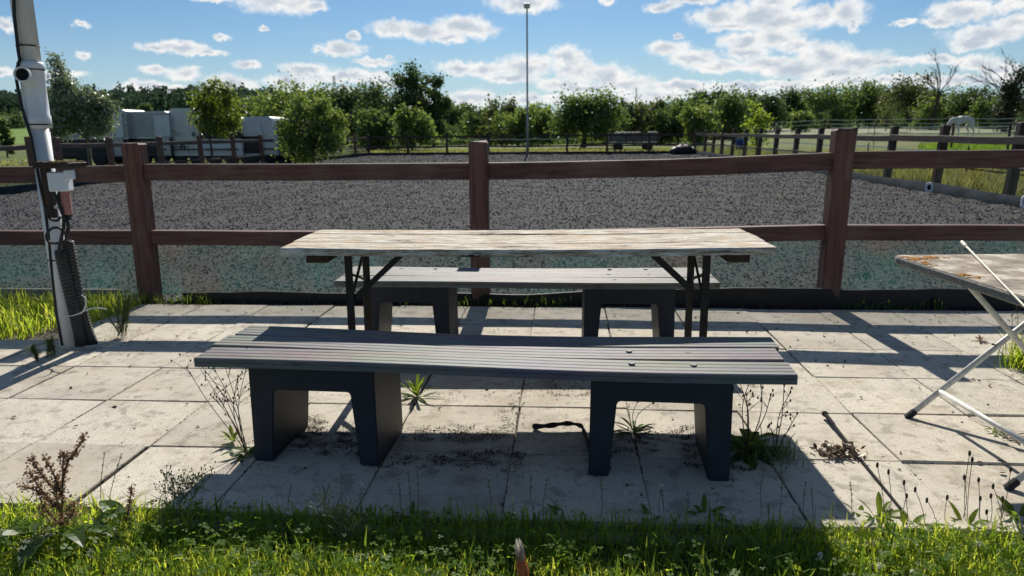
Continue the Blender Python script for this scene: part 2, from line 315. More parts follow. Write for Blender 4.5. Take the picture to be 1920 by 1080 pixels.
# ------------------------------------------------------------------ mesh helpers
class MB:
    def __init__(s): s.v = []; s.f = []
    def add(s, vs, fs):
        b = len(s.v); s.v += [tuple(p) for p in vs]; s.f += [tuple(i+b for i in f) for f in fs]; return s
    def box(s, c, size, rz=0, tilt=None, bev=0):
        x, y, z = (d/2 for d in size)
        if bev:
            bm = bmesh.new(); bmesh.ops.create_cube(bm, size=1)
            bmesh.ops.scale(bm, vec=size, verts=bm.verts)
            bmesh.ops.bevel(bm, geom=list(bm.edges), offset=bev, segments=1, affect='EDGES')
            vs = [v.co.copy() for v in bm.verts]; bm.verts.index_update(); fs = [[v.index for v in f.verts] for f in bm.faces]; bm.free()
        else:
            vs = [Vector((a*x, b*y, c_*z)) for a in (-1, 1) for b in (-1, 1) for c_ in (-1, 1)]
            fs = [(0, 1, 3, 2), (4, 6, 7, 5), (0, 4, 5, 1), (2, 3, 7, 6), (0, 2, 6, 4), (1, 5, 7, 3)]
        M_ = Matrix.Rotation(rz, 3, 'Z')
        if tilt: M_ = M_ @ tilt
        return s.add([M_ @ v + Vector(c) for v in vs], fs)
    def prism(s, prof, axis, a, b):
        """closed 2D profile extruded along axis (0=x: profile (y,z); 1=y: profile (x,z); 2=z: profile (x,y))"""
        n = len(prof)
        def P(p, t):
            return (t, p[0], p[1]) if axis == 0 else (p[0], t, p[1]) if axis == 1 else (p[0], p[1], t)
        return s.add([P(p, a) for p in prof]+[P(p, b) for p in prof], [(i, (i+1) % n, n+(i+1) % n, n+i) for i in range(n)]+[tuple(range(n))[::-1], tuple(range(n, 2*n))])
    def tube(s, pts, r, n=8, cap=True):
        pts = [Vector(p) for p in pts]; k = len(pts)
        rs = r if isinstance(r, (list, tuple)) else [r]*k
        base = len(s.v); pu = None
        for i, p in enumerate(pts):
            t = (pts[min(i+1, k-1)]-pts[max(i-1, 0)])
            if t.length < 1e-9: t = Vector((0, 0, 1))
            t.normalize()
            if pu is None: pu = t.orthogonal().normalized()
            else:
                pu = pu-t*pu.dot(t)
                pu = pu.normalized() if pu.length > 1e-6 else t.orthogonal().normalized()
            w = t.cross(pu)
            for j in range(n):
                a = 2*math.pi*j/n; s.v.append(tuple(p+(pu*math.cos(a)+w*math.sin(a))*rs[i]))
        for i in range(k-1):
            for j in range(n):
                a, b = base+i*n+j, base+i*n+(j+1) % n; s.f.append((a, b, b+n, a+n))
        if cap:
            s.f.append(tuple(base+j for j in range(n))[::-1]); s.f.append(tuple(base+(k-1)*n+j for j in range(n)))
        return s
    def lathe(s, prof, c=(0, 0, 0), n=16, d=(0, 0, 1), cap=True):
        d = Vector(d).normalized(); u = d.orthogonal().normalized(); w = d.cross(u); c = Vector(c); vs = []; k = len(prof)
        for r, z in prof: vs += [c+d*z+(u*math.cos(2*math.pi*j/n)+w*math.sin(2*math.pi*j/n))*max(r, 1e-4) for j in range(n)]
        fs = [(i*n+j, i*n+(j+1) % n, (i+1)*n+(j+1) % n, (i+1)*n+j) for i in range(k-1) for j in range(n)]
        if cap: fs += [tuple(range(n))[::-1], tuple(range((k-1)*n, k*n))]
        return s.add(vs, fs)
    def ball(s, c, r, n=6, k=4):
        r = r if isinstance(r, (tuple, list)) else (r, r, r); c = Vector(c); b = len(s.v)
        for i in range(k+1):
            th = math.pi*(i+.02)/(k+.04)
            for j in range(n):
                a = 2*math.pi*j/n; s.v.append((c.x+r[0]*math.sin(th)*math.cos(a), c.y+r[1]*math.sin(th)*math.sin(a), c.z+r[2]*math.cos(th)))
        for i in range(k):
            for j in range(n):
                p, q_ = b+i*n+j, b+i*n+(j+1) % n; s.f.append((p, p+n, q_+n, q_))
        return s
    def strip(s, pts, w, up=None, fold=0.):
        """leaf or tape: centre line pts with widths w; optional fold along the midrib"""
        pts = [Vector(p) for p in pts]; b = len(s.v); k = len(pts)
        for i, p in enumerate(pts):
            t = pts[min(i+1, k-1)]-pts[max(i-1, 0)]
            t = t.normalized() if t.length > 1e-9 else Vector((0, 0, 1))
            sd_ = t.cross(up or Vector((0, 0, 1)))
            sd_ = sd_.normalized() if sd_.length > 1e-4 else Vector((1, 0, 0))
            nn = sd_.cross(t); wi = w[i]/2
            s.v += [tuple(p-sd_*wi+nn*fold*wi), tuple(p), tuple(p+sd_*wi+nn*fold*wi)]
        for i in range(k-1):
            for j in (0, 1):
                a = b+i*3+j; s.f.append((a, a+1, a+4, a+3))
        return s
    def mesh(s, name, smooth=False):
        me = bpy.data.meshes.new(name); me.from_pydata(s.v, [], s.f); me.validate()
        bm = bmesh.new(); bm.from_mesh(me); bmesh.ops.recalc_face_normals(bm, faces=bm.faces); bm.to_mesh(me); bm.free()
        if smooth: me.polygons.foreach_set('use_smooth', [True]*len(me.polygons))
        return me
    def build(s, name, mt, parent=None, smooth=False, kind=None, loc=None):
        return link(name, s.mesh(name, smooth), mt, parent, kind, loc)
def link(name, me, mt, parent=None, kind=None, loc=None):
    o = bpy.data.objects.new(name, me); COL.objects.link(o)
    if mt is not None and not me.materials: me.materials.append(MT[mt] if isinstance(mt, str) else mt)
    if parent: o.parent = parent
    if kind: o['kind'] = kind
    if loc is not None: o.location = loc
    return o
def tag(o, label, cat, group=None):
    o['label'] = label; o['category'] = cat
    if group: o['group'] = group
    return o
def thing(name, label, cat, loc=(0, 0, 0), rz=0, group=None):
    o = bpy.data.objects.new(name, None); COL.objects.link(o); o.location = loc; o.rotation_euler = (0, 0, rz); o.empty_display_size = .1
    return tag(o, label, cat, group)
def npmesh(name, Vv, Fq):
    me = bpy.data.meshes.new(name); n, k = Fq.shape
    me.vertices.add(len(Vv)); me.vertices.foreach_set('co', Vv.astype(np.float32).ravel())
    me.loops.add(n*k); me.loops.foreach_set('vertex_index', Fq.astype(np.int32).ravel())
    me.polygons.add(n); me.polygons.foreach_set('loop_start', np.arange(0, n*k, k, dtype=np.int32))
    me.update(calc_edges=True); return me
def rhombs(P, size, flat=0., aspect=.55):
    """a leaf-like rhombus at every point, random orientation"""
    n = len(P); a = rng.normal(size=(n, 3)); a[:, 2] *= (1-flat); a /= np.linalg.norm(a, axis=1)[:, None]+1e-9
    b = rng.normal(size=(n, 3)); b[:, 2] *= (1-flat); b -= a*(a*b).sum(1)[:, None]; b /= np.linalg.norm(b, axis=1)[:, None]+1e-9
    s = (size*rng.uniform(.6, 1.35, n))[:, None]
    Vv = np.stack([P-a*s*.5, P+b*s*.5*aspect, P+a*s*.5, P-b*s*.5*aspect], 1).reshape(-1, 3)
    return Vv, np.arange(4*n).reshape(-1, 4)
def blades(P, h, w, lean=.5, seg=2):
    """curved grass blades: two quads each, tapering"""
    n = len(P); a = rng.uniform(0, 2*math.pi, n); d = np.stack([np.cos(a), np.sin(a), np.zeros(n)], 1)
    b = a+rng.normal(0, .5, n)+math.pi/2; e = np.stack([np.cos(b), np.sin(b), np.zeros(n)], 1)
    hh = (h*rng.uniform(.45, 1.25, n))[:, None]; l = (lean*rng.uniform(.1, 1.2, n))[:, None]; w = (w*rng.uniform(.6, 1.3, n))[:, None]
    z = np.array([0, 0, 1.])
    m1 = P+z*hh*.55+d*hh*l*.3; t = P+z*hh*(1-.25*l)+d*hh*l
    Vv = np.stack([P-e*w*.5, P+e*w*.5, m1+e*w*.45, m1-e*w*.45, t+e*w*.06, t-e*w*.06], 1).reshape(-1, 3)
    i = np.arange(n)[:, None]*6
    return Vv, np.concatenate([i+np.array([[0, 1, 2, 3]]), i+np.array([[3, 2, 4, 5]])])
def join(parts):
    Vs, Fs, k = [], [], 0
    for v_, f_ in parts: Vs.append(v_); Fs.append(f_+k); k += len(v_)
    return np.concatenate(Vs), np.concatenate(Fs)
def jit(a): return random.uniform(-a, a)
# ------------------------------------------------------------------ terrain
def sstep(x, a, b):
    t = np.clip((np.asarray(x, float)-a)/(b-a), 0, 1); return t*t*(3-2*t)
def tz(x, y):
    return float(-.06+.0165*np.clip(y-22, 0, 130)*sstep(x, 9, 30)*1.0)
def grid(xs, ys, zf):
    X_, Y_ = np.meshgrid(xs, ys); Z_ = zf(X_, Y_)
    Vv = np.stack([X_, Y_, Z_], 2).reshape(-1, 3); nx = len(xs); i = np.arange((len(ys)-1)*nx).reshape(len(ys)-1, nx)[:, :-1].ravel()
    return Vv, np.stack([i, i+1, i+nx+1, i+nx], 1)
xs = np.unique(np.concatenate([np.linspace(-1500, -100, 12), np.linspace(-100, 150, 101), np.linspace(150, 1500, 12)]))
ys = np.unique(np.concatenate([np.linspace(-300, -10, 8), np.linspace(-10, 220, 93), np.linspace(220, 2000, 14)]))
o = link('ground', npmesh('ground', *grid(xs, ys, lambda x, y: -.06+.0165*np.clip(y-22, 0, 130)*sstep(x, 9, 30))), 'grassground', kind='structure')
def hz(x, y):
    return 16*sstep(y, 115, 420)*(1-sstep(x, -150, -10))-.3
o = link('hill', npmesh('hill', *grid(np.linspace(-900, 20, 60), np.linspace(105, 900, 50), hz)), 'hillgrass', kind='structure')
for p in o.data.polygons: p.use_smooth = True
# pale crop strip far right
o = link('crop_field', npmesh('crop_field', *grid(np.linspace(14, 150, 30), np.linspace(76, 112, 12), lambda x, y: -.02+.0165*np.clip(y-22, 0, 130)*sstep(x, 9, 30))), 'crop', kind='structure')

# ------------------------------------------------------------------ patio of concrete slabs
X0, Y0, PITCHS = -.195, 2.207, .5
patio = MB().add([(-5.3, 2.18, -.02), (4.4, 2.18, -.02), (4.4, 5.24, -.02), (-5.3, 5.24, -.02)], [(0, 1, 2, 3)]).build('patio', 'joint', kind='structure')
variants = []
for k in range(6):
    b = random.choice((.491, .494, .4955, .4965))
    mb = MB().box((0, 0, 0), (b, b, .045), bev=.004)
    mb.v = [(x+jit(.0015), y+jit(.0015), z) for x, y, z in mb.v]
    variants.append(mb.mesh('paving_slab'))
for r_ in range(6):
    for c_ in range(-10, 9):
        x = X0+(c_+.5)*PITCHS; y = Y0+(r_+.5)*PITCHS
        if y > 4.2 and x < -3.2: continue
        if x > 4.2: continue
        s = link('paving_slab', random.choice(variants), 'slab', patio)
        s.location = (x+jit(.003), y+jit(.003), -.0225+jit(.0025)); s.rotation_euler = (jit(.010), jit(.010), jit(.008)+random.choice((0, 1, 2, 3))*math.pi/2)
MB().box((-.4, 2.145, -.065), (10, .05, .1), bev=.006).build('lawn_edging', 'kerb', kind='structure')
# bed of soil and weeds in front of the fence, and kerb beyond
MB().box((-.8, 5.275, -.045), (9, .07, .05)).build('soil_strip', 'soil', kind='structure')
mb = MB().add([(-7.5, 4.19, -.022), (-3.2, 4.19, -.022), (-3.2, 5.24, -.022), (-7.5, 5.24, -.022)], [(0, 1, 2, 3)]); mb.build('lawn_bed', 'lawnsoil', kind='structure')
MB().box((-6.0, 5.30, .02), (5.2, .05, .14), bev=.008).build('border_kerb', 'kerb', kind='structure')

# ------------------------------------------------------------------ arena
AX0, AX1, AY0, AY1 = -12.6, 7.7, 5.36, 44.0
def arz(x, y):                      # ridges and hollows left by hooves and the rake
    return -.03+.016*np.sin(x*3.1+y*1.7+np.sin(y*.9))*np.sin(y*2.3-x+1.4*np.sin(x*.7))+.013*np.sin(x*7.3+np.sin(y*3))*np.sin(y*6.1+np.sin(x*2))+.012*np.sin(x*.35+y*.21)
ar = grid(np.linspace(-14.5, 7.56, 220), np.concatenate([np.linspace(5.4, 14, 110), np.linspace(14.3, 43.95, 90)]), arz)
link('arena_footing', npmesh('arena_footing', *ar), 'arena', kind='structure')
n_ = 300000
yy = 5.45*np.exp(rng.uniform(0, 1, n_)*math.log(43.8/5.45)); xx = rng.uniform(-13.5, 7.6, n_)
keep = (xx > -.83*yy-1) & (xx < .66*yy+1); xx, yy = xx[keep], yy[keep]
P = np.stack([xx, yy, arz(xx, yy)+rng.uniform(0, .014, len(xx))], 1)
rv = rhombs(P, .021+.0007*yy, .72, .7)
o = link('rubber_chips', npmesh('rubber_chips', *rv), 'chip', kind='stuff')
tag(o, 'loose dark grey chips covering the riding arena', 'footing')

# ------------------------------------------------------------------ fences
def post_mb(x, y, z0, z1, w=.135, lean=(0, 0)):
    mb = MB().box((0, 0, 0), (w, w, z1-z0), bev=.012)
    zc = (z0+z1)/2
    mb.v = [(px_+x+lean[0]*(pz+zc), py_+y+lean[1]*(pz+zc), pz+zc+(jit(.004) if pz > 0 else 0)) for px_, py_, pz in mb.v]; return mb
def rail_mb(a, b, hgt, th, sag=0, k=6):
    """board between two points (top edge), upright"""
    a, b = Vector(a), Vector(b); d = (b-a); nrm = Vector((-d.y, d.x, 0)).normalized()*(th/2); mb = MB(); vs = []
    for i in range(k+1):
        t = i/k; p = a.lerp(b, t)-Vector((0, 0, sag*4*t*(1-t)+jit(.0015)))
        for off, zz in ((nrm, -.006), (nrm*.8, 0), (-nrm*.8, 0), (-nrm, -.006), (-nrm, -hgt+.004), (nrm, -hgt+.004)): vs.append(p+off+Vector((0, 0, zz)))
    fs = []
    for i in range(k):
        for j in range(6): fs.append((i*6+j, i*6+(j+1) % 6, (i+1)*6+(j+1) % 6, (i+1)*6+j))
    fs += [tuple(range(6)), tuple(range(k*6, k*6+6))]
    return mb.add(vs, fs)
FY = 5.36
nf = thing('timber_fence', 'red brown post and rail fence along the far edge of the paved patio', 'fence', (-.61, FY, 0))
o_ = Vector((-.61, FY, 0))
PX = [-5.75, -3.2, -.61, 1.935, 4.5]; TOP = [1.2, 1.195, 1.19, 1.255, 1.25]; LEAN = [(0, 0), (.004, 0), (0, 0), (.012, .0), (0, 0)]
RT = [(1.025, 1.03), (1.04, 1.035), (1.035, 1.095), (1.10, 1.12)]; RB = [(.535, .54), (.54, .535), (.535, .585), (.585, .59)]
for x, zt, ln in zip(PX, TOP, LEAN):
    mb = post_mb(x-o_.x, 0, -.05, zt, lean=ln); mb.build('post', 'post', nf)
for i in range(4):
    x0, x1 = PX[i]+.070, PX[i+1]-.070
    for (za, zb), hg, nmx in ((RT[i], .125, 'rail'), (RB[i], .112, 'rail')):
        sag = .012 if i == 2 and za > .8 else .003
        l0, l1 = LEAN[i][0]*za, LEAN[i+1][0]*zb
        rail_mb((x0-o_.x+l0, .012, za), (x1-o_.x+l1, .012, zb), hg, .085, sag).build('rail', 'rail', nf)
# kickboard of black membrane
mb = MB(); xs_ = np.linspace(-2.9, 4.5, 60); pr = []
vs, fs = [], []
for i, x in enumerate(xs_):
    hgt = .075+.055*float(sstep(x, -.6, 1.2))+.006*math.sin(x*5.1)+jit(.003); dy = .006*math.sin(x*7)
    vs += [(x-o_.x, -.075+dy, -.04), (x-o_.x, -.072+dy, hgt), (x-o_.x, -.062+dy, hgt+.002), (x-o_.x, -.06+dy, -.04)]
for i in range(len(xs_)-1):
    for j in range(3): fs.append((i*4+j, i*4+j+1, i*4+4+j+1, i*4+4+j))
mb.add(vs, fs).build('kickboard', 'kick', nf)
# windbreak net on the arena side
vs, fs = [], []
xs_ = np.linspace(-5.75, 4.5, 90)
for i, x in enumerate(xs_):
    for j, z in enumerate((.02, .13, .26, .39, .5)):
        vs.append((x-o_.x, .075+.012*math.sin(x*3+j)+jit(.004)+(.02 if j == 0 else 0), z+.006*math.sin(x*4)))
for i in range(len(xs_)-1):
    for j in range(4): fs.append((i*5+j, i*5+j+1, i*5+6+j, i*5+5+j))
MB().add(vs, fs).build('windbreak_net', 'netgreen', nf, smooth=True)
# drain pipe stub through kickboard near the folding table
dp = atY(1755, 567, FY-.09)-o_
MB().tube([(dp.x, -.07, dp.z), (dp.x, -.10, dp.z)], .034, 14).build('drain_stub', 'hole', nf)

def run_fence(name, label, pts, tops, rails, postw, pm, rm, nets=(), board=None, lean=None):
    o = thing(name, label, 'fence', (pts[0][0], pts[0][1], tz(*pts[0][:2]))); b = Vector(o.location)
    for i, p in enumerate(pts):
        ln = (lean*(random.uniform(.5, 1.4)) if lean else jit(.02), jit(.02))
        post_mb(p[0]-b.x, p[1]-b.y, -.1-b.z, tops+jit(.03)-b.z, postw, ln).build('post', pm, o)
    for i in range(len(pts)-1):
        a, c_ = Vector((*pts[i][:2], 0))-b, Vector((*pts[i+1][:2], 0))-b
        for zt, hg in rails:
            z1, z2 = zt+jit(.012), zt+jit(.012)
            rail_mb((a.x, a.y, z1-b.z+b.z*0), (c_.x, c_.y, z2-b.z), hg, .045, .01).build('rail', rm, o)
        for z0, z1, off, nm_ in nets:
            d = (c_-a); nr = Vector((-d.y, d.x, 0)).normalized()*off
            vs = []; k = 8
            for q_ in range(k+1):
                p = a.lerp(c_, q_/k)+nr
                t_ = q_/k; dr = .05*4*t_*(1-t_)
                vs += [(p.x+jit(.015), p.y, z0-b.z), (p.x+jit(.02), p.y, (z0+z1)/2-b.z), (p.x, p.y, z1-dr-b.z)]
            MB().add(vs, [(q_*3+j, q_*3+j+1, q_*3+4+j, q_*3+3+j) for q_ in range(k) for j in (0, 1)]).build('windbreak_net', nm_, o, smooth=True)
    return o, b
far_pts = [tuple(atY(x, 285, 44.0)[:2]) for x in (692, 765, 838, 916, 990, 1063, 1138, 1217, 1302)]
run_fence('timber_fence', 'dark post and rail fence across the far end of the riding arena', far_pts, 1.2, ((1.1, .11), (.5, .09)), .13, 'farpost', 'farpost')
mb = MB().box((-2.4, 43.9, .02), (20.6, .06, .22)); mb.build('arena_border_board', 'kick', kind='structure')
left_pts = []
for x in (-30, 60, 112, 208, 303, 378, 440, 492, 540, 578, 610, 640, 667):
    r = ray(x, 290); t = -13.97/(r.x-.047*r.y); left_pts.append((r.x*t, r.y*t))
left_pts.append(far_pts[0])
run_fence('timber_fence', 'greyish brown post and rail fence on the left side of the arena with dark netting', left_pts, 1.22, ((1.05, .12), (.42, .05)), .14, 'post', 'raily', ((.02, .42, .09, 'netdark'),), lean=-.03)
mb = MB(); a_ = left_pts[0]; b_ = left_pts[-1]
rail_mb((a_[0]+.15, a_[1]-8, .14), (b_[0]+.15, b_[1], .14), .2, .06).build('arena_border_board', 'membrane', kind='structure')
right_pts = [tuple(atX(x, 260, 7.75)[:2]) for x in (1904, 1763, 1669, 1595, 1535, 1491, 1453, 1423, 1396, 1373, 1354, 1337, 1322)]
r0 = right_pts[0]; right_pts = [(7.75, 5.36), (7.75, 8.3)]+right_pts+[far_pts[-1]]
rf, rb_ = run_fence('timber_fence', 'weathered brown post and rail fence on the right side of the arena with pale netting', right_pts, 1.33, ((1.12, .14), (.6, .05)), .15, 'farpost', 'raily', ((.12, .62, .1, 'netclear'),), lean=.05)
vs, fs = [], []
ys_ = np.linspace(5.4, 43.8, 130)
for i, y in enumerate(ys_):
    w_ = .02*math.sin(y*2.2)+jit(.008)
    vs += [(7.57+w_, y, -.06), (7.60+w_, y, .15+.015*math.sin(y*1.3)), (7.612+w_, y, .155+.015*math.sin(y*1.3)), (7.63, y, -.05)]
for i in range(len(ys_)-1):
    for j in range(3): fs.append((i*4+j, i*4+j+1, i*4+5+j, i*4+4+j))
MB().add(vs, fs).build('arena_border_board', 'membrane', smooth=True, kind='structure')

# white marker blocks with a hole standing against the right border
for (x, y, lab) in ((1742, 352, 'small white arena marker block with black hole beside the middle right border'), (1922, 392, 'small white arena marker block at the right edge of the photo')):
    p = atX(x, y, 7.42)
    t_ = thing('arena_marker', lab, 'marker', (p.x, p.y, -.01), -.46, 'white arena markers')
    n = 16; outer = []; 
    mb = MB(); w_, h_, th = .068, .2, .03
    ring_o = []; ring_i = []
    for k in range(16):
        a = 2*math.pi*(k+.5)/16; cx_, cz_ = math.cos(a), math.sin(a); s_ = 1/max(abs(cx_), abs(cz_))
        ring_o.append((cx_*s_*w_, .1+cz_*s_*h_/2)); ring_i.append((cx_*.036, .105+cz_*.058))
    vs = [(x_, yy_, z_) for yy_ in (-th, th) for ring in (ring_o, ring_i) for x_, z_ in ring]
    fs = []
    for k in range(16):
        j = (k+1) % 16
        fs += [(k, j, 16+j, 16+k), (32+k, 48+k, 48+j, 32+j), (k, 32+k, 32+j, j), (16+k, 16+j, 48+j, 48+k)]
    mb.add(vs, fs).build('block', 'box_white', t_)
    MB().tube([(0, th-.004, .105), (0, th+.001, .105)], [.062, .062], 12).build('backing', 'hole', t_)

# ------------------------------------------------------------------ plastic benches
def support(mb_name, root, xc, yc, w, d, h):
    hw = w/2; tl, bl, bm_ = .1, .075, .095
    prof = [(-hw, 0), (-hw+.004, h), (hw-.004, h), (hw, 0), (hw-bl, 0), (hw-tl+.001, h-bm_-.008), (hw-tl-.007, h-bm_), (-hw+tl+.007, h-bm_), (-hw+tl-.001, h-bm_-.008), (-hw+bl, 0)]
    bm = bmesh.new(); vs = [bm.verts.new((x+xc, yc-d/2, z)) for x, z in prof]; f = bm.faces.new(vs)
    ex = bmesh.ops.extrude_face_region(bm, geom=[f]); bmesh.ops.translate(bm, vec=(0, d, 0), verts=[g for g in ex['geom'] if isinstance(g, bmesh.types.BMVert)])
    bmesh.ops.recalc_face_normals(bm, faces=bm.faces)
    bmesh.ops.bevel(bm, geom=[e for e in bm.edges], offset=.004, segments=2, affect='EDGES', clamp_overlap=True)
    me = bpy.data.meshes.new('support'); bm.to_mesh(me); bm.free()
    return link('support', me, 'plastic', root)
def bench(label, loc, rz, length, depth, seat, sups, boards=3, warp=.008):
    t_ = thing('bench', label, 'bench', loc, rz, 'plastic benches')
    th = .034; bw = depth/boards; k = 14
    for i in range(boards):
        y0 = -depth/2+i*bw+.003; y1 = y0+bw-.006; zoff = jit(.003); xo = jit(.012)
        prof = []; g = .0035
        ribs = 4
        for j in range(ribs):                      # top with grooves
            a, b = y0+(y1-y0)*j/ribs, y0+(y1-y0)*(j+1)/ribs
            prof += [(a+(.0015 if j == 0 else g*.5), -.002 if j == 0 else 0), (a+.006, .0012), (b-.006, .0012), (b-g*.5 if j < ribs-1 else b-.0015, 0 if j < ribs-1 else -.002)]
            if j < ribs-1: prof += [(b, -.004)]
        prof += [(y1, -.006), (y1, -.013), (y1-.003, -.0155), (y1, -.018), (y1, -th), (y0, -th), (y0, -.018), (y0+.003, -.0155), (y0, -.013), (y0, -.006)]
        vs = []; n = len(prof); fs = []
        for q_ in range(k+1):
            s_ = q_/k; x = -length/2+length*s_+xo
            w_ = warp*math.sin(s_*math.pi*2+i*.7)*.6-warp*math.sin(s_*math.pi)*(.6 if i == 0 else 1.2)+zoff
            vs += [(x, a, seat+b+w_) for a, b in prof]
        for q_ in range(k):
            for j in range(n): fs.append((q_*n+j, q_*n+(j+1) % n, (q_+1)*n+(j+1) % n, (q_+1)*n+j))
        fs += [tuple(range(n)), tuple(range(k*n, k*n+n))]
        bo = MB().add(vs, fs).build('board', 'plank', t_)
        for (xc, w) in sups:
            for dx in (-.1, .12):
                mb = MB().lathe([(.0, .0022), (.011, .0022), (.0125, .0), (.0125, -.004), (0, -.004)], (xc+dx+jit(.02), (y0+y1)/2+(y1-y0)*.125, seat+.002+jit(.001)-warp*.8), 10)
                mb.build('screw_cap', 'plank', bo)
    for (xc, w) in sups: support('support', t_, xc, 0.0, w, .36, seat-th-.006)
    return t_
bl = G(370, 672, .4); br = G(1485, 706, .4)
b1 = Vector((-.277, 2.725, 0))
bench('long dark plastic bench in front, nearest the lawn, half in the table shade', b1, -.045, 2.19, .46, .430, ((-.662, .50), (.642, .51)))
b2 = Vector((-.22, 4.24, 0))
bench('long grey plastic bench behind the wooden table, beside the fence', b2, .006, 2.155, .485, .43, ((-.68, .505), (.60, .515)), warp=.004)

# ------------------------------------------------------------------ weathered folding table
tb = Vector((-.1745, 3.52, 0)); TZ = .7506
tab = thing('folding_table', 'weathered pale wooden beer table on dark folding steel legs between the benches', 'table', tb, .03)
LEN, WID, TH = 2.205, .66, .037
ysplit = [-.33, -.127, .167, .33]
for i in range(3):
    y0, y1 = ysplit[i]+.003, ysplit[i+1]-.003
    k = 26; vs, fs = [], []
    ln = LEN/2+jit(.006)
    for q_ in range(k+1):
        s_ = q_/k; x = -ln+2*ln*s_
        sag = -.010*math.sin(s_*math.pi)*(1 if i < 2 else .6)+.0006*math.sin(s_*23+i)
        e0 = y0+.0012*math.sin(s_*17+i*2)*(1 if i == 0 else .3)+jit(.001); e1 = y1+jit(.001)
        c0 = .009 if i == 0 else .003; c1 = .009 if i == 2 else .003
        vs += [(x, e0, TZ-TH+sag+.006), (x, e0, TZ-c0+sag), (x, e0+c0, TZ+sag+jit(.001)), (x, (e0+e1)/2, TZ+sag+.002+jit(.0012)), (x, e1-c1, TZ+sag+jit(.001)), (x, e1, TZ-c1+sag), (x, e1, TZ-TH+sag+.006), (x, (e0+e1)/2, TZ-TH+sag)]
    for q_ in range(k):
        for j in range(8): fs.append((q_*8+j, q_*8+(j+1) % 8, q_*8+8+(j+1) % 8, q_*8+8+j))
    fs += [tuple(range(8)), tuple(range(k*8, k*8+8))]
    MB().add(vs, fs).build('board', 'tabletop', tab)
for sgn in (-1, 1):
    xb = sgn*(.955)
    MB().box((xb, 0, TZ-TH-.022), (.10, .52, .04), bev=.004).build('batten', 'darkwood', tab)
    xl = sgn*.825; zt = TZ-TH-.004
    for yl in (-.2, .14):
        mb = MB()
        mb.box((xl, yl, zt/2), (.034, .006, zt)); mb.box((xl+sgn*.0165, yl+.014, zt/2-.002), (.004, .034, zt-.006))
        mb.build('leg', 'steel', tab)
    MB().box((xl, -.03, .16), (.026, .33, .006)).box((xl, -.03, zt-.012), (.03, .33, .02)).build('crossbar', 'steel', tab)
    # folding stay from the leg frame to the underside, and the cross brace between the two legs
    for ys_, xoff in ((-.185, 0), (.125, 0)):
        mb = MB(); a = Vector((xl, ys_, zt-.235)); b = Vector((xl-sgn*.245, ys_, zt-.012)); d = b-a
        mb.box((a+b)/2, (.026, .01, d.length), tilt=Matrix.Rotation(math.atan2(d.x, d.z), 3, 'Y')); mb.build('folding_stay', 'steel', tab)
    mb = MB(); mb.tube([(xl, -.195, zt-.10), (xl-sgn*.01, -.03, zt-.15), (xl, .135, zt-.2)], .007, 6); mb.tube([(xl-sgn*.01, -.195, zt-.2), (xl-sgn*.01, -.03, zt-.09), (xl, .135, zt-.02)], .007, 6)
    mb.build('cross_brace', 'steel', tab)

# ------------------------------------------------------------------ white camping table with stone top, right
rtb = Vector((1.52, 2.30, 0)); RZT = .71
ct = thing('camping_table', 'stone look camping table with orange lichen and white crossed tube legs at right', 'table', rtb, .078)
def rrect(x0, y0, x1, y1, rad, n=5):
    out = []
    for (cx_, cy_, a0) in ((x1-rad, y1-rad, 0), (x0+rad, y1-rad, 90), (x0+rad, y0+rad, 180), (x1-rad, y0+rad, 270)):
        for k in range(n+1): a = R(a0+90*k/n); out.append((cx_+rad*math.cos(a), cy_+rad*math.sin(a)))
    return out
levels = [(.008, -.036), (0, -.028), (0, -.008), (.004, -.002)]
vs = []; 
for ins, z in levels: vs += [(x, y, RZT+z) for x, y in rrect(ins, ins, 1.2-ins, .99-ins, .045-ins*.5)]
n = len(vs)//4; fs = [(l*n+i, l*n+(i+1) % n, (l+1)*n+(i+1) % n, (l+1)*n+i) for l in range(3) for i in range(n)]+[tuple(range(n))[::-1], tuple(range(3*n, 4*n))]
top = MB().add(vs, fs).build('table_edge', 'stoneedge', ct)
MB().prism(rrect(.006, .006, 1.194, .984, .042), 2, RZT-.003, RZT).build('table_surface', 'stonetop', ct)
MT['orange_lichen'] = surf('orange_lichen', (.34, .14, .02), (.58, .27, .045), 90, .95, bstr=.9, bdist=.01)
lm = MB(); inv = Matrix.Rotation(-.078, 3, 'Z')
for (lx, ly, lw, lh, ln_) in ((1715, 486, 26, 4, 46), (1745, 484, 28, 3, 34), (1735, 496, 12, 5, 22), (1805, 518, 14, 4, 24), (1832, 521, 6, 2, 8), (1690, 483, 10, 2, 10)):
    for k in range(ln_):
        p = inv @ (G(lx+random.gauss(0, .5)*lw, ly+random.gauss(0, .5)*lh, RZT)-rtb)
        if .012 < p.x < 1.1 and .02 < p.y < .975: lm.ball((p.x, p.y, RZT+.001), (random.uniform(.004, .011), random.uniform(.004, .011), random.uniform(.001, .003)), 7, 4)
lm.build('lichen_crust', 'orange_lichen', ct, kind='stuff')
tr_ = .0125; zt = RZT-.05
def bentu(pts): return pts
ya, yb = .86, .20
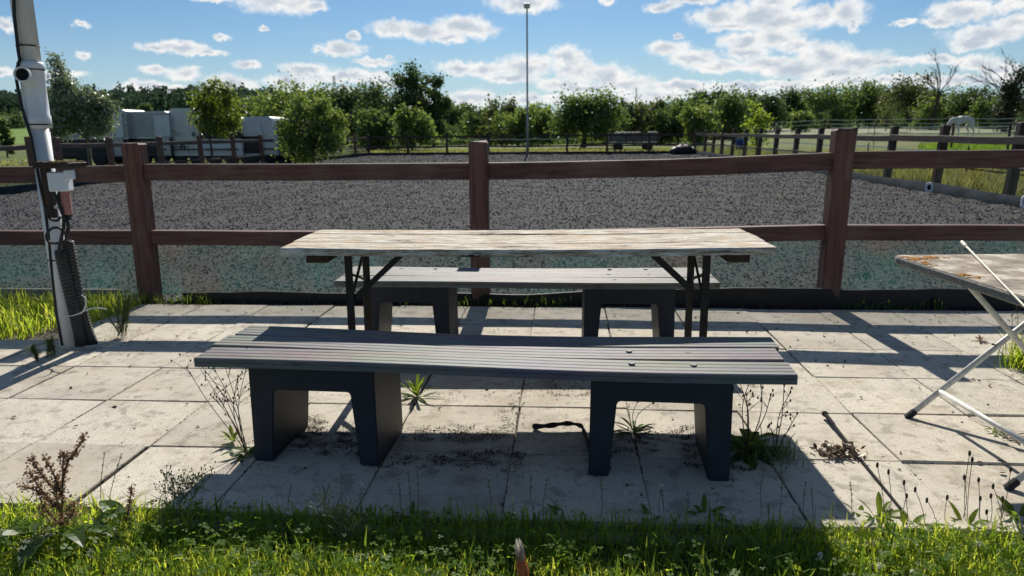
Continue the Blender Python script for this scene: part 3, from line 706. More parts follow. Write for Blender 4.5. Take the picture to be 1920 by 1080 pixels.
# frame one: feet at the left, rising to the right
fA = Vector((.085, 0, .012)); tA = Vector((.80, 0, zt))
mb = MB()
for y in (ya, yb): mb.tube([(fA.x, y, fA.z), (tA.x-.03, y, zt-.03)], tr_, 10)
mb.tube([(tA.x-.03, ya, zt-.03), (tA.x, ya-.03, zt), (tA.x, yb+.03, zt), (tA.x-.03, yb, zt-.03)], tr_, 10)
fr1 = mb.build('leg_frame', 'whitetube', ct, smooth=True)
for y in (ya, yb): MB().tube([(fA.x-.012, y, fA.z-.012), (fA.x+.022, y, fA.z+.018)], [.0155, .0155], 10).build('foot_cap', 'rubber', ct)
s0 = fA.lerp(tA, .17); MB().tube([(s0.x, ya-.005, s0.z), (s0.x, yb+.005, s0.z)], .011, 10).build('stretcher', 'whitetube', ct, smooth=True)
fB = Vector((.83, 0, .012)); tB = Vector((.20, 0, zt)); i_ = .045
mb = MB()
for y, s_ in ((ya-i_, 1), (yb+i_, -1)):
    mb.tube([(fB.x, y, fB.z), (tB.x+.05, y, zt-.055), (tB.x, y, zt-.005), (tB.x-.005, y, zt+.012)], tr_, 10)
mb.tube([(tB.x+.045, ya-i_, zt-.055), (tB.x+.045, yb+i_, zt-.055)], tr_*.9, 10)
mb.build('leg_frame', 'whitetube', ct, smooth=True)
s1 = fB.lerp(tB, .17); MB().tube([(s1.x, ya-i_-.005, s1.z), (s1.x, yb+i_+.005, s1.z)], .011, 10).build('stretcher', 'whitetube', ct, smooth=True)
for y in (ya-i_, yb+i_): MB().tube([(fB.x+.012, y, fB.z-.012), (fB.x-.022, y, fB.z+.018)], [.0155, .0155], 10).build('foot_cap', 'rubber', ct)
cr_ = (fA+tA)/2
for y in (ya+.012, yb-.012): MB().tube([((fA.x+tA.x)/2-.015, y-.02, zt/2), ((fA.x+tA.x)/2-.015, y+.004, zt/2)], .008, 8).build('pivot_bolt', 'steel', ct)
# white whip lying on it
a, b = G(1803, 453, RZT+.012), G(1921, 574, RZT+.006); d = (b-a).normalized()
wh = thing('riding_whip', 'ivory white riding whip lying across the stone look table', 'whip', a, 0, 'riding whips')
MB().tube([(0, 0, 0), d*.015, d*.14, d*.155], [.006, .0085, .0075, .005], 8).build('grip', 'whipwhite', wh)
MB().tube([d*.15, d*.6, d*((b-a).length+.12)], [.0048, .004, .0028], 8).build('shaft', 'whipwhite', wh)
MB().tube([d*.145, d*.157], .0088, 8).build('collar', 'vgrey', wh)
# black whip on the slabs
a, b = G(1546, 775, .02), G(1690, 955, .006); d = (b-a); Lw = d.length; d.normalize()
wh = thing('riding_whip', 'black riding whip with ribbed grip lying on the slabs at right', 'whip', a, 0, 'riding whips')
pr = [(.006, -.004), (.013, 0), (.013, .012), (.0085, .02)]
for k in range(9): pr += [(.0095, .026+k*.011), (.0082, .031+k*.011)]
pr += [(.0075, .128), (.0045, .135)]
MB().tube([d*z for r_, z in pr], [r_ for r_, z in pr], 10).build('grip', 'whipblack', wh)
MB().tube([d*.13, d*(Lw*.5)-Vector((0, 0, .004)), d*Lw], [.0062, .0056, .0045], 8).build('shaft', 'whipblack', wh)

# ------------------------------------------------------------------ white pole with switch box at left
pb = G(131, 652)
pole = thing('utility_pole', 'white tube pole with black cable standing at the left patio edge', 'pole', pb)
def pz(y): return atY(960, y, pb.y).z     # height of a photo row at the pole
def loc(x, y, dy=0.): 
    p = atY(x, y, pb.y+dy); return p-pb
z_low, z_s0, z_s1 = loc(70, 228).z, loc(68, 222).z, loc(58, 120).z
MB().lathe([(.050, -.05), (.050, z_low), ], n=20).build('lower_tube', 'pvc', pole, smooth=True)
MB().lathe([(.050, z_low-.04), (.066, z_low-.035), (.066, z_low+.03), (.062, z_low+.035), (.062, z_s1-.03), (.067, z_s1-.025), (.067, z_s1+.005), (.056, z_s1+.01)], n=20).build('sleeve', 'pvc', pole, smooth=True)
MB().lathe([(.055, z_s1), (.055, z_s1+1.6)], n=20).build('upper_tube', 'pvc', pole, smooth=True)
MB().lathe([(.0672, z_s1-.034), (.0672, z_s1-.028)], n=20).build('dark_seam', 'hole', pole)
c0 = loc(52, 143); zc = c0.z
dirn = Vector((.40, -.916, .0)).normalized()
st = MB(); ax = Vector((-.006, -.03, zc))
ring = []
for rad, t_ in ((.036, 0), (.036, .085), (.041, .088), (.041, .108), (.033, .108), (.033, .03)): ring.append((rad, t_))
st.lathe(ring, ax, 20, dirn, cap=False); st.build('branch_stub', 'pvc', pole)
MB().tube([ax+dirn*.07, ax+dirn*.085], .0335, 16).build('stub_bore', 'hole', pole)  # dark disc painted in place of the shade deep in the stub
# cable down the left front of the pole
cab = [(24, -60), (27, 30), (34, 95), (37, 112), (33, 125), (31, 150), (38, 190), (48, 225), (58, 255), (66, 300), (75, 345), (84, 385)]
pts = []
for i, (x, y) in enumerate(cab):
    p = loc(x, y, -.07); pts.append(p)
MB().tube(pts, .0085, 8).build('cable', 'cable', pole, smooth=True)
pts2 = [loc(x, y, -.05) for x, y in ((84, 385), (92, 450), (98, 520), (106, 590), (117, 648))]
MB().tube(pts2, .008, 8).build('cable', 'cable', pole, smooth=True)
for zb in (loc(50, 88).z, loc(60, 150).z*0+loc(66, 235).z, loc(100, 487).z):
    rad = .0575 if zb > z_s1 else (.0685 if zb > z_low-.03 else .052)
    MB().lathe([(rad, zb), (rad+.002, zb+.003), (rad, zb+.007)], n=20).build('cable_tie', 'cable', pole)
# switch box
bx = loc(96, 350, -.02)
sbx = thing('switch_box', 'small roofed switch board with white socket box mounted on the white pole', 'switch box', pb+Vector((0, 0, .0)))
p1, p2 = loc(82, 308, -.07), loc(103, 408, -.07)
MB().box(((p1.x+p2.x)/2+.0, -.075, (p1.z+p2.z)/2), (.045, .03, abs(p1.z-p2.z)), tilt=Matrix.Rotation(R(-1), 3, 'Y')).build('backboard', 'darkwood', sbx)
q1, q2 = loc(80, 305, -.1), loc(148, 313, -.1)
rc = (q1+q2)/2
mb = MB(); nx_ = 9
mb.box((rc.x, -.105, rc.z), (q2.x-q1.x, .17, .03), bev=.006); mb.v = [(x, y, z+jit(.003)) for x, y, z in mb.v]
rf_ = mb.build('roof_board', 'darkwood', sbx)
mb = MB()
for k in range(70):
    mb.ball((rc.x+jit((q2.x-q1.x)/2-.008), -.105+jit(.078), rc.z+.016), (random.uniform(.006, .015), random.uniform(.006, .015), random.uniform(.003, .008)), 6, 4)
mb.build('lichen_crust', 'lichen', rf_)
a, b = loc(97, 322, -.12), loc(128, 358, -.12)
MB().box(((a.x+b.x)/2+.006, -.125, (a.z+b.z)/2), (b.x-a.x+.02, .08, a.z-b.z), rz=.25, bev=.006).build('socket_box', 'box_white', sbx)
a2, b2_ = loc(126, 318, -.12), loc(139, 336, -.12)
MB().box(((a2.x+b2_.x)/2, -.13, (a2.z+b2_.z)/2), (b2_.x-a2.x+.01, .05, a2.z-b2_.z), rz=.25, bev=.004).build('socket_lid', 'box_white', sbx)
a3, b3 = loc(121, 357, -.12), loc(125, 402, -.12)
mb = MB(); ln = a3.z-b3.z; prf = [(.026, 0)]
for k in range(12): prf += [(.027, -ln*(k+.2)/12), (.0245, -ln*(k+.6)/12)]
prf += [(.022, -ln)]
mb.lathe([(r_, z) for r_, z in prf][::-1], (a3.x, -.12, a3.z), 14).build('red_coupler', 'redplug', sbx)
MB().lathe([(.012, -ln-.03), (.016, -ln-.024), (.013, -ln-.018), (.017, -ln-.01), (.014, -ln+.01)], (a3.x+.004, -.12, a3.z), 10).build('cable_gland', 'cable', sbx)
def cab_px(lst, rad, par, dy=-.12): MB().tube(smooth_path([loc(x, y, dy) for x, y in lst]), rad, 8).build('cable', 'cable', par, smooth=True)
def smooth_path(pts, k=4):
    out = []
    n = len(pts)
    for i in range(n-1):
        p0, p1_, p2_, p3 = pts[max(i-1, 0)], pts[i], pts[i+1], pts[min(i+2, n-1)]
        for j in range(k):
            t = j/k; out.append(.5*((2*p1_)+(-p0+p2_)*t+(2*p0-5*p1_+4*p2_-p3)*t*t+(-p0+3*p1_-3*p2_+p3)*t**3))
    out.append(pts[-1]); return out
cab_px([(101, 341), (100, 356), (107, 375), (117, 398), (119, 425), (112, 460), (111, 472)], .009, sbx, -.15)
cab_px([(112, 352), (110, 378), (117, 400), (127, 418), (127, 440), (122, 454)], .009, sbx, -.14)
cab_px([(84, 385), (92, 408), (106, 414), (114, 406)], .0075, sbx, -.12)
cab_px([(119, 436), (112, 428), (98, 428), (87, 440), (92, 454), (108, 456), (124, 450), (126, 430)], .0075, sbx, -.13)
MB().box((loc(111, 384, -.13).x, -.13, loc(111, 384).z), (.05, .03, .016), bev=.003).build('cable_clamp', 'vgrey', sbx)
# corrugated conduits from the ground
for (lab, lst, rad) in (('black corrugated conduit pipe bent towards the pole foot', [(113, 470), (120, 505), (132, 555), (143, 600), (150, 632), (152, 648)], .034),
                        ('black corrugated conduit pipe on the right of its pair beside the pole', [(127, 452), (135, 495), (146, 550), (158, 600), (170, 635), (172, 645)], .033)):
    path = smooth_path([loc(x, y, -.06 if rad == .034 else -.01) for x, y in lst], 16)
    t_ = thing('conduit_pipe', lab, 'pipe', pb, 0, 'conduit pipes by the pole')
    mb = MB(); rs = [rad*(1.0 if (i % 2) else .86) for i in range(len(path))]
    mb.tube(path, rs, 14).build('corrugated_pipe', 'conduit', t_)
    MB().tube([path[0]+Vector((0, 0, .001)), path[0]+Vector((0, 0, .004))], rad*.75, 12).build('pipe_mouth', 'hole', t_)
cord = thing('binding_cord', 'thin white cord tied round the pole and the conduits', 'cord', pb)
pts = [loc(118, 593, -.06), loc(135, 592, -.09), loc(150, 587, -.1), loc(165, 580, -.11), loc(185, 577, -.1), loc(200, 580, -.08)]
MB().tube(smooth_path(pts), .004, 6).build('cord', 'tie', cord)
MB().tube(smooth_path([loc(152, 588, -.1), loc(160, 575, -.11), (loc(160, 560, -.1)), loc(153, 553, -.09)]), .004, 6).build('cord_end', 'tie', cord)

# ------------------------------------------------------------------ stick under the front bench
pts = [G(1000, 800, .015), G(1030, 798, .03), G(1062, 794, .032), G(1088, 798, .025), G(1096, 812, .02), G(1104, 838, .015), G(1110, 862, .01)]
o = MB().tube(smooth_path(pts), [.012+.003*math.sin(i*1.7)-.0003*i for i in range(len(pts)*4-3)], 8).build('dead_branch', 'darkwood'); tag(o, 'bent dark dead branch lying under the front bench', 'branch')
# ------------------------------------------------------------------ foreground lawn
def scatter(n, x0, x1, y0, y1, z=-.03): return np.stack([rng.uniform(x0, x1, n), rng.uniform(y0, y1, n), np.full(n, z)], 1)
MB().add([(-7, -3, -.035), (7, -3, -.035), (7, 2.12, -.035), (-7, 2.12, -.035)], [(0, 1, 2, 3)]).build('lawn', 'lawnsoil', kind='structure')
def tuft_noise(P, s=3.0): return .5+.5*np.sin(P[:, 0]*s*2.1+1.3*np.sin(P[:, 1]*s*3.1))*np.sin(P[:, 1]*s*2.7+1.7*np.sin(P[:, 0]*s*1.3))
P = scatter(56000, -2.6, 2.3, 1.35, 2.16); P2 = scatter(9000, -5, 5, -.5, 1.35)
ed = scatter(2600, -2.6, 2.3, 2.08, 2.22, -.02)
sel = rng.uniform(size=len(P)) < .35+.65*tuft_noise(P); P = P[sel]
parts = [blades(P, .034+.04*tuft_noise(P, 1.9), .0040, .95), blades(P2, .07, .007, .7), blades(ed, .075, .0045, .7)]
o = link('lawn_grass', npmesh('lawn_grass', *join(parts)), 'blade', kind='stuff'); tag(o, 'short green lawn grass along the bottom of the photo', 'grass')
# broad blades and clover
P = scatter(1700, -2.4, 2.2, 1.5, 2.2); o = link('broad_grass', npmesh('broad_grass', *blades(P, .10, .0075, .8)), 'weed', kind='stuff'); tag(o, 'longer broad grass blades among the lawn', 'grass')
def clover(P, size):
    n = len(P); parts = []
    a = rng.uniform(0, 6.28, n); tilt = rng.normal(0, .35, (n, 2))
    for k in range(3):
        an = a+k*2.094; d = np.stack([np.cos(an), np.sin(an), tilt[:, 0]*np.cos(an)+tilt[:, 1]*np.sin(an)], 1); e = np.stack([-np.sin(an), np.cos(an), -tilt[:, 0]*np.sin(an)+tilt[:, 1]*np.cos(an)], 1)
        s = size[:, None]; z = np.array([0, 0, 1.])
        parts.append((np.stack([P+d*s*.05, P+d*s*.6-e*s*.42+z*s*.1, P+d*s*1.02, P+d*s*.6+e*s*.42+z*s*.1], 1).reshape(-1, 3), np.arange(4*n).reshape(-1, 4)))
    return join(parts)
P = scatter(9000, -2.5, 2.2, 1.4, 2.17); w = tuft_noise(P+5, 1.2); P = P[rng.uniform(size=len(P)) < .2+.8*w]; P[:, 2] = rng.uniform(.0, .06, len(P))
o = link('clover_cover', npmesh('clover_cover', *clover(P, rng.uniform(.007, .018, len(P)))), 'clover', kind='stuff'); tag(o, 'clover leaves spread through the front lawn', 'clover')
# rough grass patch behind the pole
P = scatter(5200, -6.5, -3.15, 4.25, 5.22, -.02); P = P[(P[:, 0] < -3.4) | (P[:, 1] > 4.5)]
o = link('grass_patch', npmesh('grass_patch', *blades(P, .15, .008, .9)), 'blade', kind='stuff'); tag(o, 'bright tufty grass patch left of the white pole', 'grass')
# weeds and litter along the fence foot
P = np.concatenate([scatter(900, -3.4, -.2, 5.2, 5.30, -.01), scatter(150, .2, 3, 5.2, 5.28, -.01)]); o = link('litter_strip', npmesh('litter_strip', *rhombs(P+np.array([0, 0, .012]), np.full(len(P), .03), .3)), 'debris', kind='stuff'); tag(o, 'dead leaves and dirt gathered along the fence foot', 'litter')
P = np.concatenate([scatter(260, -3.6, -2.6, 5.18, 5.3, -.01), scatter(220, -1.2, .1, 5.2, 5.3, -.01), scatter(60, 2, 2.7, 5.2, 5.26, -.01)]); o = link('fence_weeds', npmesh('fence_weeds', *blades(P, .09, .005, .9)), 'weed', kind='stuff'); tag(o, 'small weeds sprouting along the fence foot', 'weeds')

# dirt and crumbs on the slabs
pts = []
def crumbs(x, y, rx, ry, n):
    for k in range(int(n*4.5)):
        a = random.uniform(0, 6.28); r_ = random.random()**.5*1.25; p = G(x+rx*r_*math.cos(a), y+ry*r_*math.sin(a)); 
        q_ = math.sin(p.x*23+2*math.sin(p.y*31))*math.sin(p.y*37+2*math.sin(p.x*17))+.6*math.sin(p.x*71+p.y*13)*math.sin(p.y*83-p.x*29)
        if q_ > random.uniform(-.5, .9)+.5*r_-.3: pts.append((p.x, p.y, .003+random.random()*.004))
for (x, y, rx, ry, n) in ((640, 825, 100, 28, 1500), (560, 800, 55, 20, 500), (700, 820, 55, 22, 500), (850, 815, 90, 14, 700), (820, 868, 110, 14, 520), (900, 855, 70, 10, 300), (1060, 728, 90, 16, 520), (960, 775, 22, 30, 160), (1170, 830, 60, 26, 700), (1230, 825, 50, 10, 260), (1310, 850, 30, 26, 420), (1120, 850, 25, 40, 420), (1380, 880, 25, 20, 260), (930, 745, 130, 8, 160),
                        (1290, 812, 40, 12, 200), (230, 640, 50, 20, 220), (150, 648, 60, 10, 220), (300, 600, 60, 8, 60), (960, 870, 20, 20, 120), (470, 850, 30, 25, 120)):
    crumbs(x, y, rx, ry, n)
P = np.array(pts); o = link('soil_crumbs', npmesh('soil_crumbs', *rhombs(P, rng.uniform(.003, .0095, len(P)), .8, .7)), 'soil', kind='stuff'); tag(o, 'dark soil crumbs scattered under the front bench', 'soil')
pts = []
for k in range(300):
    pts.append((random.uniform(-3.6, 3), random.uniform(2.25, 5.15), .006))
jl = []
for k in range(5200):                                   # crumbs and moss caught in the joints
    if random.random() < .5: jl.append((random.uniform(-3.5, 3), Y0+PITCHS*random.randint(0, 6)+random.gauss(0, .006), -.004))
    else: jl.append((X0+PITCHS*random.randint(-6, 6)+random.gauss(0, .007), random.uniform(2.2, 5.2), -.004))
P = np.array(pts); P2 = np.array(jl)
o = link('leaf_litter', npmesh('leaf_litter', *join([rhombs(P, np.full(len(P), .022), .85, .6), rhombs(P2, rng.uniform(.005, .015, len(P2)), .6, .7)])), 'debris', kind='stuff'); tag(o, 'small dry leaf bits scattered over the paving', 'litter')

# ------------------------------------------------------------------ single weeds
def leafpath(base, az_, ln, rise, droop, k=6):
    out = []
    for i in range(k+1):
        t = i/k; r_ = ln*t*math.cos(rise)*(1+.1*t); z = ln*t*math.sin(rise)-droop*ln*t*t
        out.append(Vector(base)+Vector((math.cos(az_)*r_, math.sin(az_)*r_, max(z, .004-Vector(base).z if Vector(base).z < .02 else z))))
    return out
def rosette(t_, n, ln, wd, rise, droop, mt, base=(0, 0, .0), az0=0, spread=6.283):
    for i in range(n):
        a = az0+spread*i/n+jit(.35); l_ = ln*random.uniform(.65, 1.2); ri = rise+jit(.3)
        p = leafpath(base, a, l_, ri, droop*random.uniform(.6, 1.3)); k = len(p)
        prof = [.12, .35, .75, 1.0, .95, .6, .04]
        MB().strip(p, [wd*q_*random.uniform(.9, 1.1) for q_ in prof[:k]], fold=.25).build('leaf', mt, t_)
def stalks(t_, specs, mt, seedmt, seed=.006, nb=5, blen=.1, rad=.0016, bald=False):
    """specs: list of end points (local); each a thin curved stem with branchlets that carry buds"""
    sm = MB(); hd = MB()
    for e in specs:
        e = Vector(e); mid = e*.5+Vector((jit(.03), jit(.03), .02)); p = smooth_path([Vector((jit(.012), jit(.012), 0)), mid, e], 5)
        sm.tube(p, [rad*(1.2-.6*i/len(p)) for i in range(len(p))], 5)
        hd.ball(e, (seed*.8, seed*.8, seed*1.4), 6, 4)
        for b in range(nb):
            s_ = p[min(len(p)-1, int(len(p)*random.uniform(.45, .95)))]; d = Vector((jit(1), jit(.6), random.uniform(.4, 1.2))).normalized()*blen*random.uniform(.4, 1.2)
            sm.tube([s_, s_+d*.6+Vector((0, 0, .004)), s_+d], [rad*.7, rad*.55, rad*.45], 4); hd.ball(s_+d, (seed*.8, seed*.8, seed*1.3), 5, 4)
    sm.build('stem', mt, t_); hd.build('seed_heads', seedmt, t_, kind='stuff')
def P3(x, y, base):                                       # photo point in the upright plane through base
    return atY(x, y, base.y)-base
# tall seeding weed left of the bench, with a low leafy plant
b = G(462, 850); t_ = thing('seeding_weed', 'tall wiry seeding weed leaning left beside the front bench leg', 'weed', b)
stalks(t_, [P3(x, y, b) for x, y in ((350, 690), (372, 680), (400, 690), (420, 682), (446, 705), (385, 706), (462, 690), (395, 740))], 'drystalk', 'drystalk', .0042, 6, .07, .0016)
rosette(t_, 12, .10, .022, .5, .5, 'dock')
b = G(437, 828); t_ = thing('leafy_weed', 'small bright green weed in the slab joint left of the front bench', 'weed', b); rosette(t_, 13, .085, .016, 1.0, .35, 'weed')
b = G(782, 745); t_ = thing('leafy_weed', 'bright rosette of long green leaves behind the left support of the front bench', 'weed', b)
rosette(t_, 14, .15, .017, 1.05, .35, 'weed'); rosette(t_, 8, .11, .016, .2, .2, 'dock')
b = G(1190, 812); t_ = thing('leafy_weed', 'dark plantain rosette under the right support of the front bench', 'weed', b); rosette(t_, 11, .13, .016, .7, .45, 'dock'); rosette(t_, 9, .11, .014, .15, .2, 'dryleaf')
stalks(t_, [P3(1225, 755, b), P3(1196, 752, b)], 'drystalk', 'drystalk', .006, 0)
b = G(1400, 845); t_ = thing('leafy_weed', 'large leafy weed growing against the right side of the front bench', 'weed', b)
rosette(t_, 12, .2, .042, .8, .6, 'weed'); rosette(t_, 10, .14, .03, .25, .3, 'dock')
stalks(t_, [P3(x, y, b) for x, y in ((1385, 712), (1410, 705), (1425, 712), (1445, 740), (1400, 740))], 'drystalk', 'drystalk', .005, 4, .06, .002)
b = G(1450, 858); t_ = thing('seeding_weed', 'feathery weed with forked seed stems right of the front bench', 'weed', b)
stalks(t_, [P3(x, y, b) for x, y in ((1470, 720), (1482, 735), (1495, 775), (1440, 800))], 'drystalk', 'drystalk', .005, 3, .05, .002)
P = np.array([[random.gauss(0, .05), random.gauss(0, .04), 0] for k in range(170)]); link('leaves', npmesh('leaves', *blades(P, .09, .004, .9)), 'feather', t_, 'stuff')
b = G(1568, 852); t_ = thing('dry_weed', 'shrivelled dry weed lying flat beside the black whip', 'weed', b); rosette(t_, 7, .06, .012, .5, .3, 'dryleaf')
A = np.array([[random.gauss(0, .045), random.gauss(0, .028), random.uniform(.004, .03)] for k in range(150)]); link('dead_leaves', npmesh('dead_leaves', *rhombs(A, np.full(150, .034), .2, .4)), 'dryleaf', t_, 'stuff')
b = G(1862, 812); t_ = thing('dry_weed', 'straggly weed growing along the slab joint under the stone look table', 'weed', b)
for k in range(6): rosette(t_, 6, .06, .013, .4, .3, 'weed' if k == 0 else 'dryleaf', base=(k*.026+jit(.02), -k*.028+jit(.02), .004))
b = G(1838, 640); t_ = thing('dry_weed', 'small reddish dry weed in a joint behind the stone look table', 'weed', b); rosette(t_, 10, .06, .012, .6, .3, 'dockseed'); rosette(t_, 8, .05, .01, .9, .3, 'dryleaf')
b = G(1925, 690); t_ = thing('grass_tuft', 'dark green grass tuft at the right photo edge behind the stone look table', 'grass', b)
P = np.array([[random.gauss(0, .05), random.gauss(0, .05), 0] for k in range(260)]); link('blades', npmesh('blades', *blades(P, .2, .005, .8)), 'blade', t_, 'stuff')
stalks(t_, [(jit(.1)-.05, jit(.05), .3+jit(.05)) for k in range(5)], 'drystalk', 'drystalk', .004, 5, .06)
def feathery(b, label, h, n, wd):
    t_ = thing('feathery_weed', label, 'weed', b); st = MB(); pts_ = []; 
    for k in range(n):
        tip = Vector((jit(wd*.5), jit(wd*.4), h*random.uniform(.6, 1))); base_ = Vector((jit(.02), jit(.02), 0))
        st.tube([base_, (base_+tip)/2+Vector((jit(.01), 0, 0)), tip], [.0025, .002, .001], 5)
        for q_ in range(130):
            s_ = random.uniform(.12, 1); c_ = base_.lerp(tip, s_); pts_.append(c_)
    st.build('stem', 'feather', t_); A = np.array([tuple(p) for p in pts_]); link('leaves', npmesh('leaves', *blades(A-np.array([0, 0, .005]), .032, .0032, 1.9)), 'feather', t_, 'stuff')
feathery(G(228, 630), 'feathery grey green weed growing right of the white pole', .34, 9, .2)
feathery(G(65, 678), 'tiny feathery weed on the slabs left of the white pole', .1, 3, .05)
feathery(G(100, 668), 'small dark feathery weed at the foot of the white pole', .14, 4, .06)
feathery(G(118, 640), 'tall thin feathery weed hugging the left of the pole foot', .3, 4, .05)

# dock with brown seed spikes, bottom left
b = G(112, 1015, -.03); b.z = -.03
t_ = thing('dock_plant', 'tall dock plant with brown seed spikes and broad leaves at bottom left', 'plant', b)
st, sd_pts = MB(), []
def spike(path, n, rad):
    pth = smooth_path([Vector(p) for p in path], 5); st.tube(pth, [.0035*(1-.6*i/len(pth)) for i in range(len(pth))], 6)
    for k in range(int(n*1.7)):
        i = random.randrange(len(pth)//5, len(pth)); p = pth[i]; sd_pts.append((p.x+random.gauss(0, rad), p.y+random.gauss(0, rad), p.z+random.gauss(0, rad)))
def PP(*l): return [P3(x, y, b) for x, y in l]
spike(PP((112, 1015), (117, 930), (118, 870), (118, 848)), 170, .008)
spike(PP((117, 905), (128, 865), (143, 845), (158, 816)), 150, .006)
spike(PP((116, 915), (95, 910), (75, 885), (60, 860)), 130, .006)
spike(PP((117, 930), (100, 888), (84, 858)), 90, .006)
spike(PP((112, 950), (82, 925), (68, 905), (53, 885)), 160, .009)
spike(PP((110, 955), (70, 920), (40, 912)), 90, .006)
spike(PP((114, 960), (106, 930), (108, 895)), 120, .008); spike(PP((114, 985), (90, 960), (80, 945)), 160, .014); spike(PP((114, 985), (135, 965), (140, 940)), 140, .013)
st.build('stem', 'dockseed', t_)
link('seed_heads', npmesh('seed_heads', *rhombs(np.array(sd_pts), np.full(len(sd_pts), .009), 0, .8)), 'dockseed', t_, 'stuff')
for (dx, dy, ln, wd, a, ri) in ((.0, -.05, .22, .07, 5.0, .6), (-.08, -.04, .2, .06, 4.0, .6), (.05, -.03, .2, .06, 5.6, .7), (-.02, 0, .2, .065, 3.6, .35), (.06, 0, .17, .06, -.2, .5), (.02, -.02, .16, .055, 4.4, .4), (.1, .02, .16, .055, .5, .75), (0, .02, .12, .03, 1.3, 1.2), (-.06, -.03, .17, .06, 3.0, .25)):
    MB().strip(leafpath((dx, dy, .04), a, ln, ri, .5), [wd*q_ for q_ in (.3, .75, 1, .98, .8, .5, .05)], fold=.3).build('leaf', 'dock', t_)
b = G(238, 1000, -.03); t_ = thing('dock_plant', 'small dark red dock spike in the lawn near the left slab edge', 'plant', b); st, sd_pts = MB(), []
spike(PP((232, 1000), (240, 960), (247, 915)), 110, .006); st.build('stem', 'dockseed', t_); link('seed_heads', npmesh('seed_heads', *rhombs(np.array(sd_pts), np.full(len(sd_pts), .009), 0, .8)), 'dockseed', t_, 'stuff')
MB().strip(leafpath((-.01, 0, .03), 2.6, .17, .7, .4), [.06*q_ for q_ in (.3, .75, 1, .98, .8, .5, .05)], fold=.3).build('leaf', 'dock', t_)
# pale bushy seeding plant, left of centre, and others
for (x0, y0, tips, lab) in ((335, 985, ((312, 895), (325, 905), (345, 900), (360, 905), (385, 892), (398, 890), (372, 915), (350, 930)), 'pale frothy seeding plant at the lawn edge left of the bench shadow'),
                            (640, 1030, ((610, 935), (650, 960), (600, 960), (675, 985), (625, 975), (700, 1000)), 'pale seeding plant sprawling in the lawn below the left bench support')):
    b = G(x0, y0, -.03); t_ = thing('seeding_plant', lab, 'plant', b); stalks(t_, [P3(x, y, b) for x, y in tips], 'greystalk', 'greystalk', .003, 26, .045, .0011)
# thin single stalks, each a thing
def stalk(kind, label, x, ytip, ybase, lean=0, group=None):
    b = G(x-lean, ybase, -.03); tip = P3(x, ytip, b); t_ = thing(kind, label, 'stalk' if kind != 'clover_flower' else 'flower', b, 0, group)
    pth = smooth_path([Vector((0, 0, 0)), tip*.5+Vector((jit(.008), jit(.01), 0)), tip], 5)
    MB().tube(pth, .0011, 5).build('stem', 'greystalk' if kind != 'plantain_stalk' else 'drystalk', t_)
    if kind == 'plantain_stalk': MB().ball(tip, (.0045, .0045, .0105), 8, 6).build('seed_head', 'drystalk', t_, smooth=True)
    elif kind == 'clover_flower':
        A = np.array([[random.gauss(0, .0045), random.gauss(0, .0045), random.gauss(0, .0045)] for k in range(46)])+np.array(tuple(tip)); link('petals', npmesh('petals', *rhombs(A, np.full(46, .008), 0, .5)), 'white_flower', t_, 'stuff')
    else:
        A = []
        for k in range(34):
            p = pth[-1-random.randrange(0, len(pth)//2)]; A.append((p.x+jit(.004), p.y+jit(.004), p.z+jit(.004)))
        link('seeds', npmesh('seeds', *rhombs(np.array(A), np.full(len(A), .007), 0, .4)), 'greystalk', t_, 'stuff')
for (x, y0, y1, l) in ((1645, 872, 985, -15), (1666, 885, 985, 0), (1695, 905, 990, -10), (1716, 918, 995, -18), (1738, 938, 985, -14), (1776, 933, 990, 3), (1808, 895, 985, 6), (1818, 850, 985, 8), (1823, 862, 990, 10), (1835, 900, 985, 0), (1862, 912, 985, -20), (1895, 880, 985, 20), (1858, 930, 990, 5), (1838, 935, 990, 0), (1880, 935, 1000, 6), (1700, 930, 990, 4), (1850, 960, 1000, 0)):
    stalk('plantain_stalk', 'thin brown plantain seed stalk in front of the stone look table', x, y0, y1, l, 'plantain stalks at the lawn edge')
for (x, y0, y1, l) in ((196, 850, 975, 4), (228, 850, 975, 28), (640, 890, 985, 0), (748, 905, 990, -6), (765, 885, 985, -10), (783, 880, 985, 0), (915, 895, 1000, -6), (960, 935, 1030, -20), (1025, 900, 1000, 5), (1126, 895, 985, 0), (995, 892, 960, 3), (1432, 875, 985, 2), (1465, 868, 985, 5), (1510, 905, 985, 2), (1522, 915, 985, -4), (1562, 940, 995, 3), (1595, 905, 985, 0), (1440, 945, 1000, 4), (1240, 918, 985, 0), (1290, 925, 985, 8), (545, 910, 985, 5)):
    stalk('grass_stalk', 'thin seeding grass stalk rising from the front lawn edge', x, y0, y1, l, 'grass stalks at the lawn edge')
for (x, y0, y1) in ((678, 908, 975), (660, 950, 990), (428, 975, 1000), (543, 962, 1000), (1240, 912, 985), (1004, 958, 1000), (1360, 965, 1000), (1390, 972, 1005), (1536, 1042, 1075), (1714, 1072, 1100), (1650, 1060, 1085), (1740, 993, 1025), (1460, 985, 1010), (212, 995, 1020), (170, 1035, 1060), (1835, 1020, 1050), (1490, 950, 985), (490, 928, 975)):
    stalk('clover_flower', 'white clover blossom standing in the front lawn', x, y0, y1, 0, 'white clover blossoms')
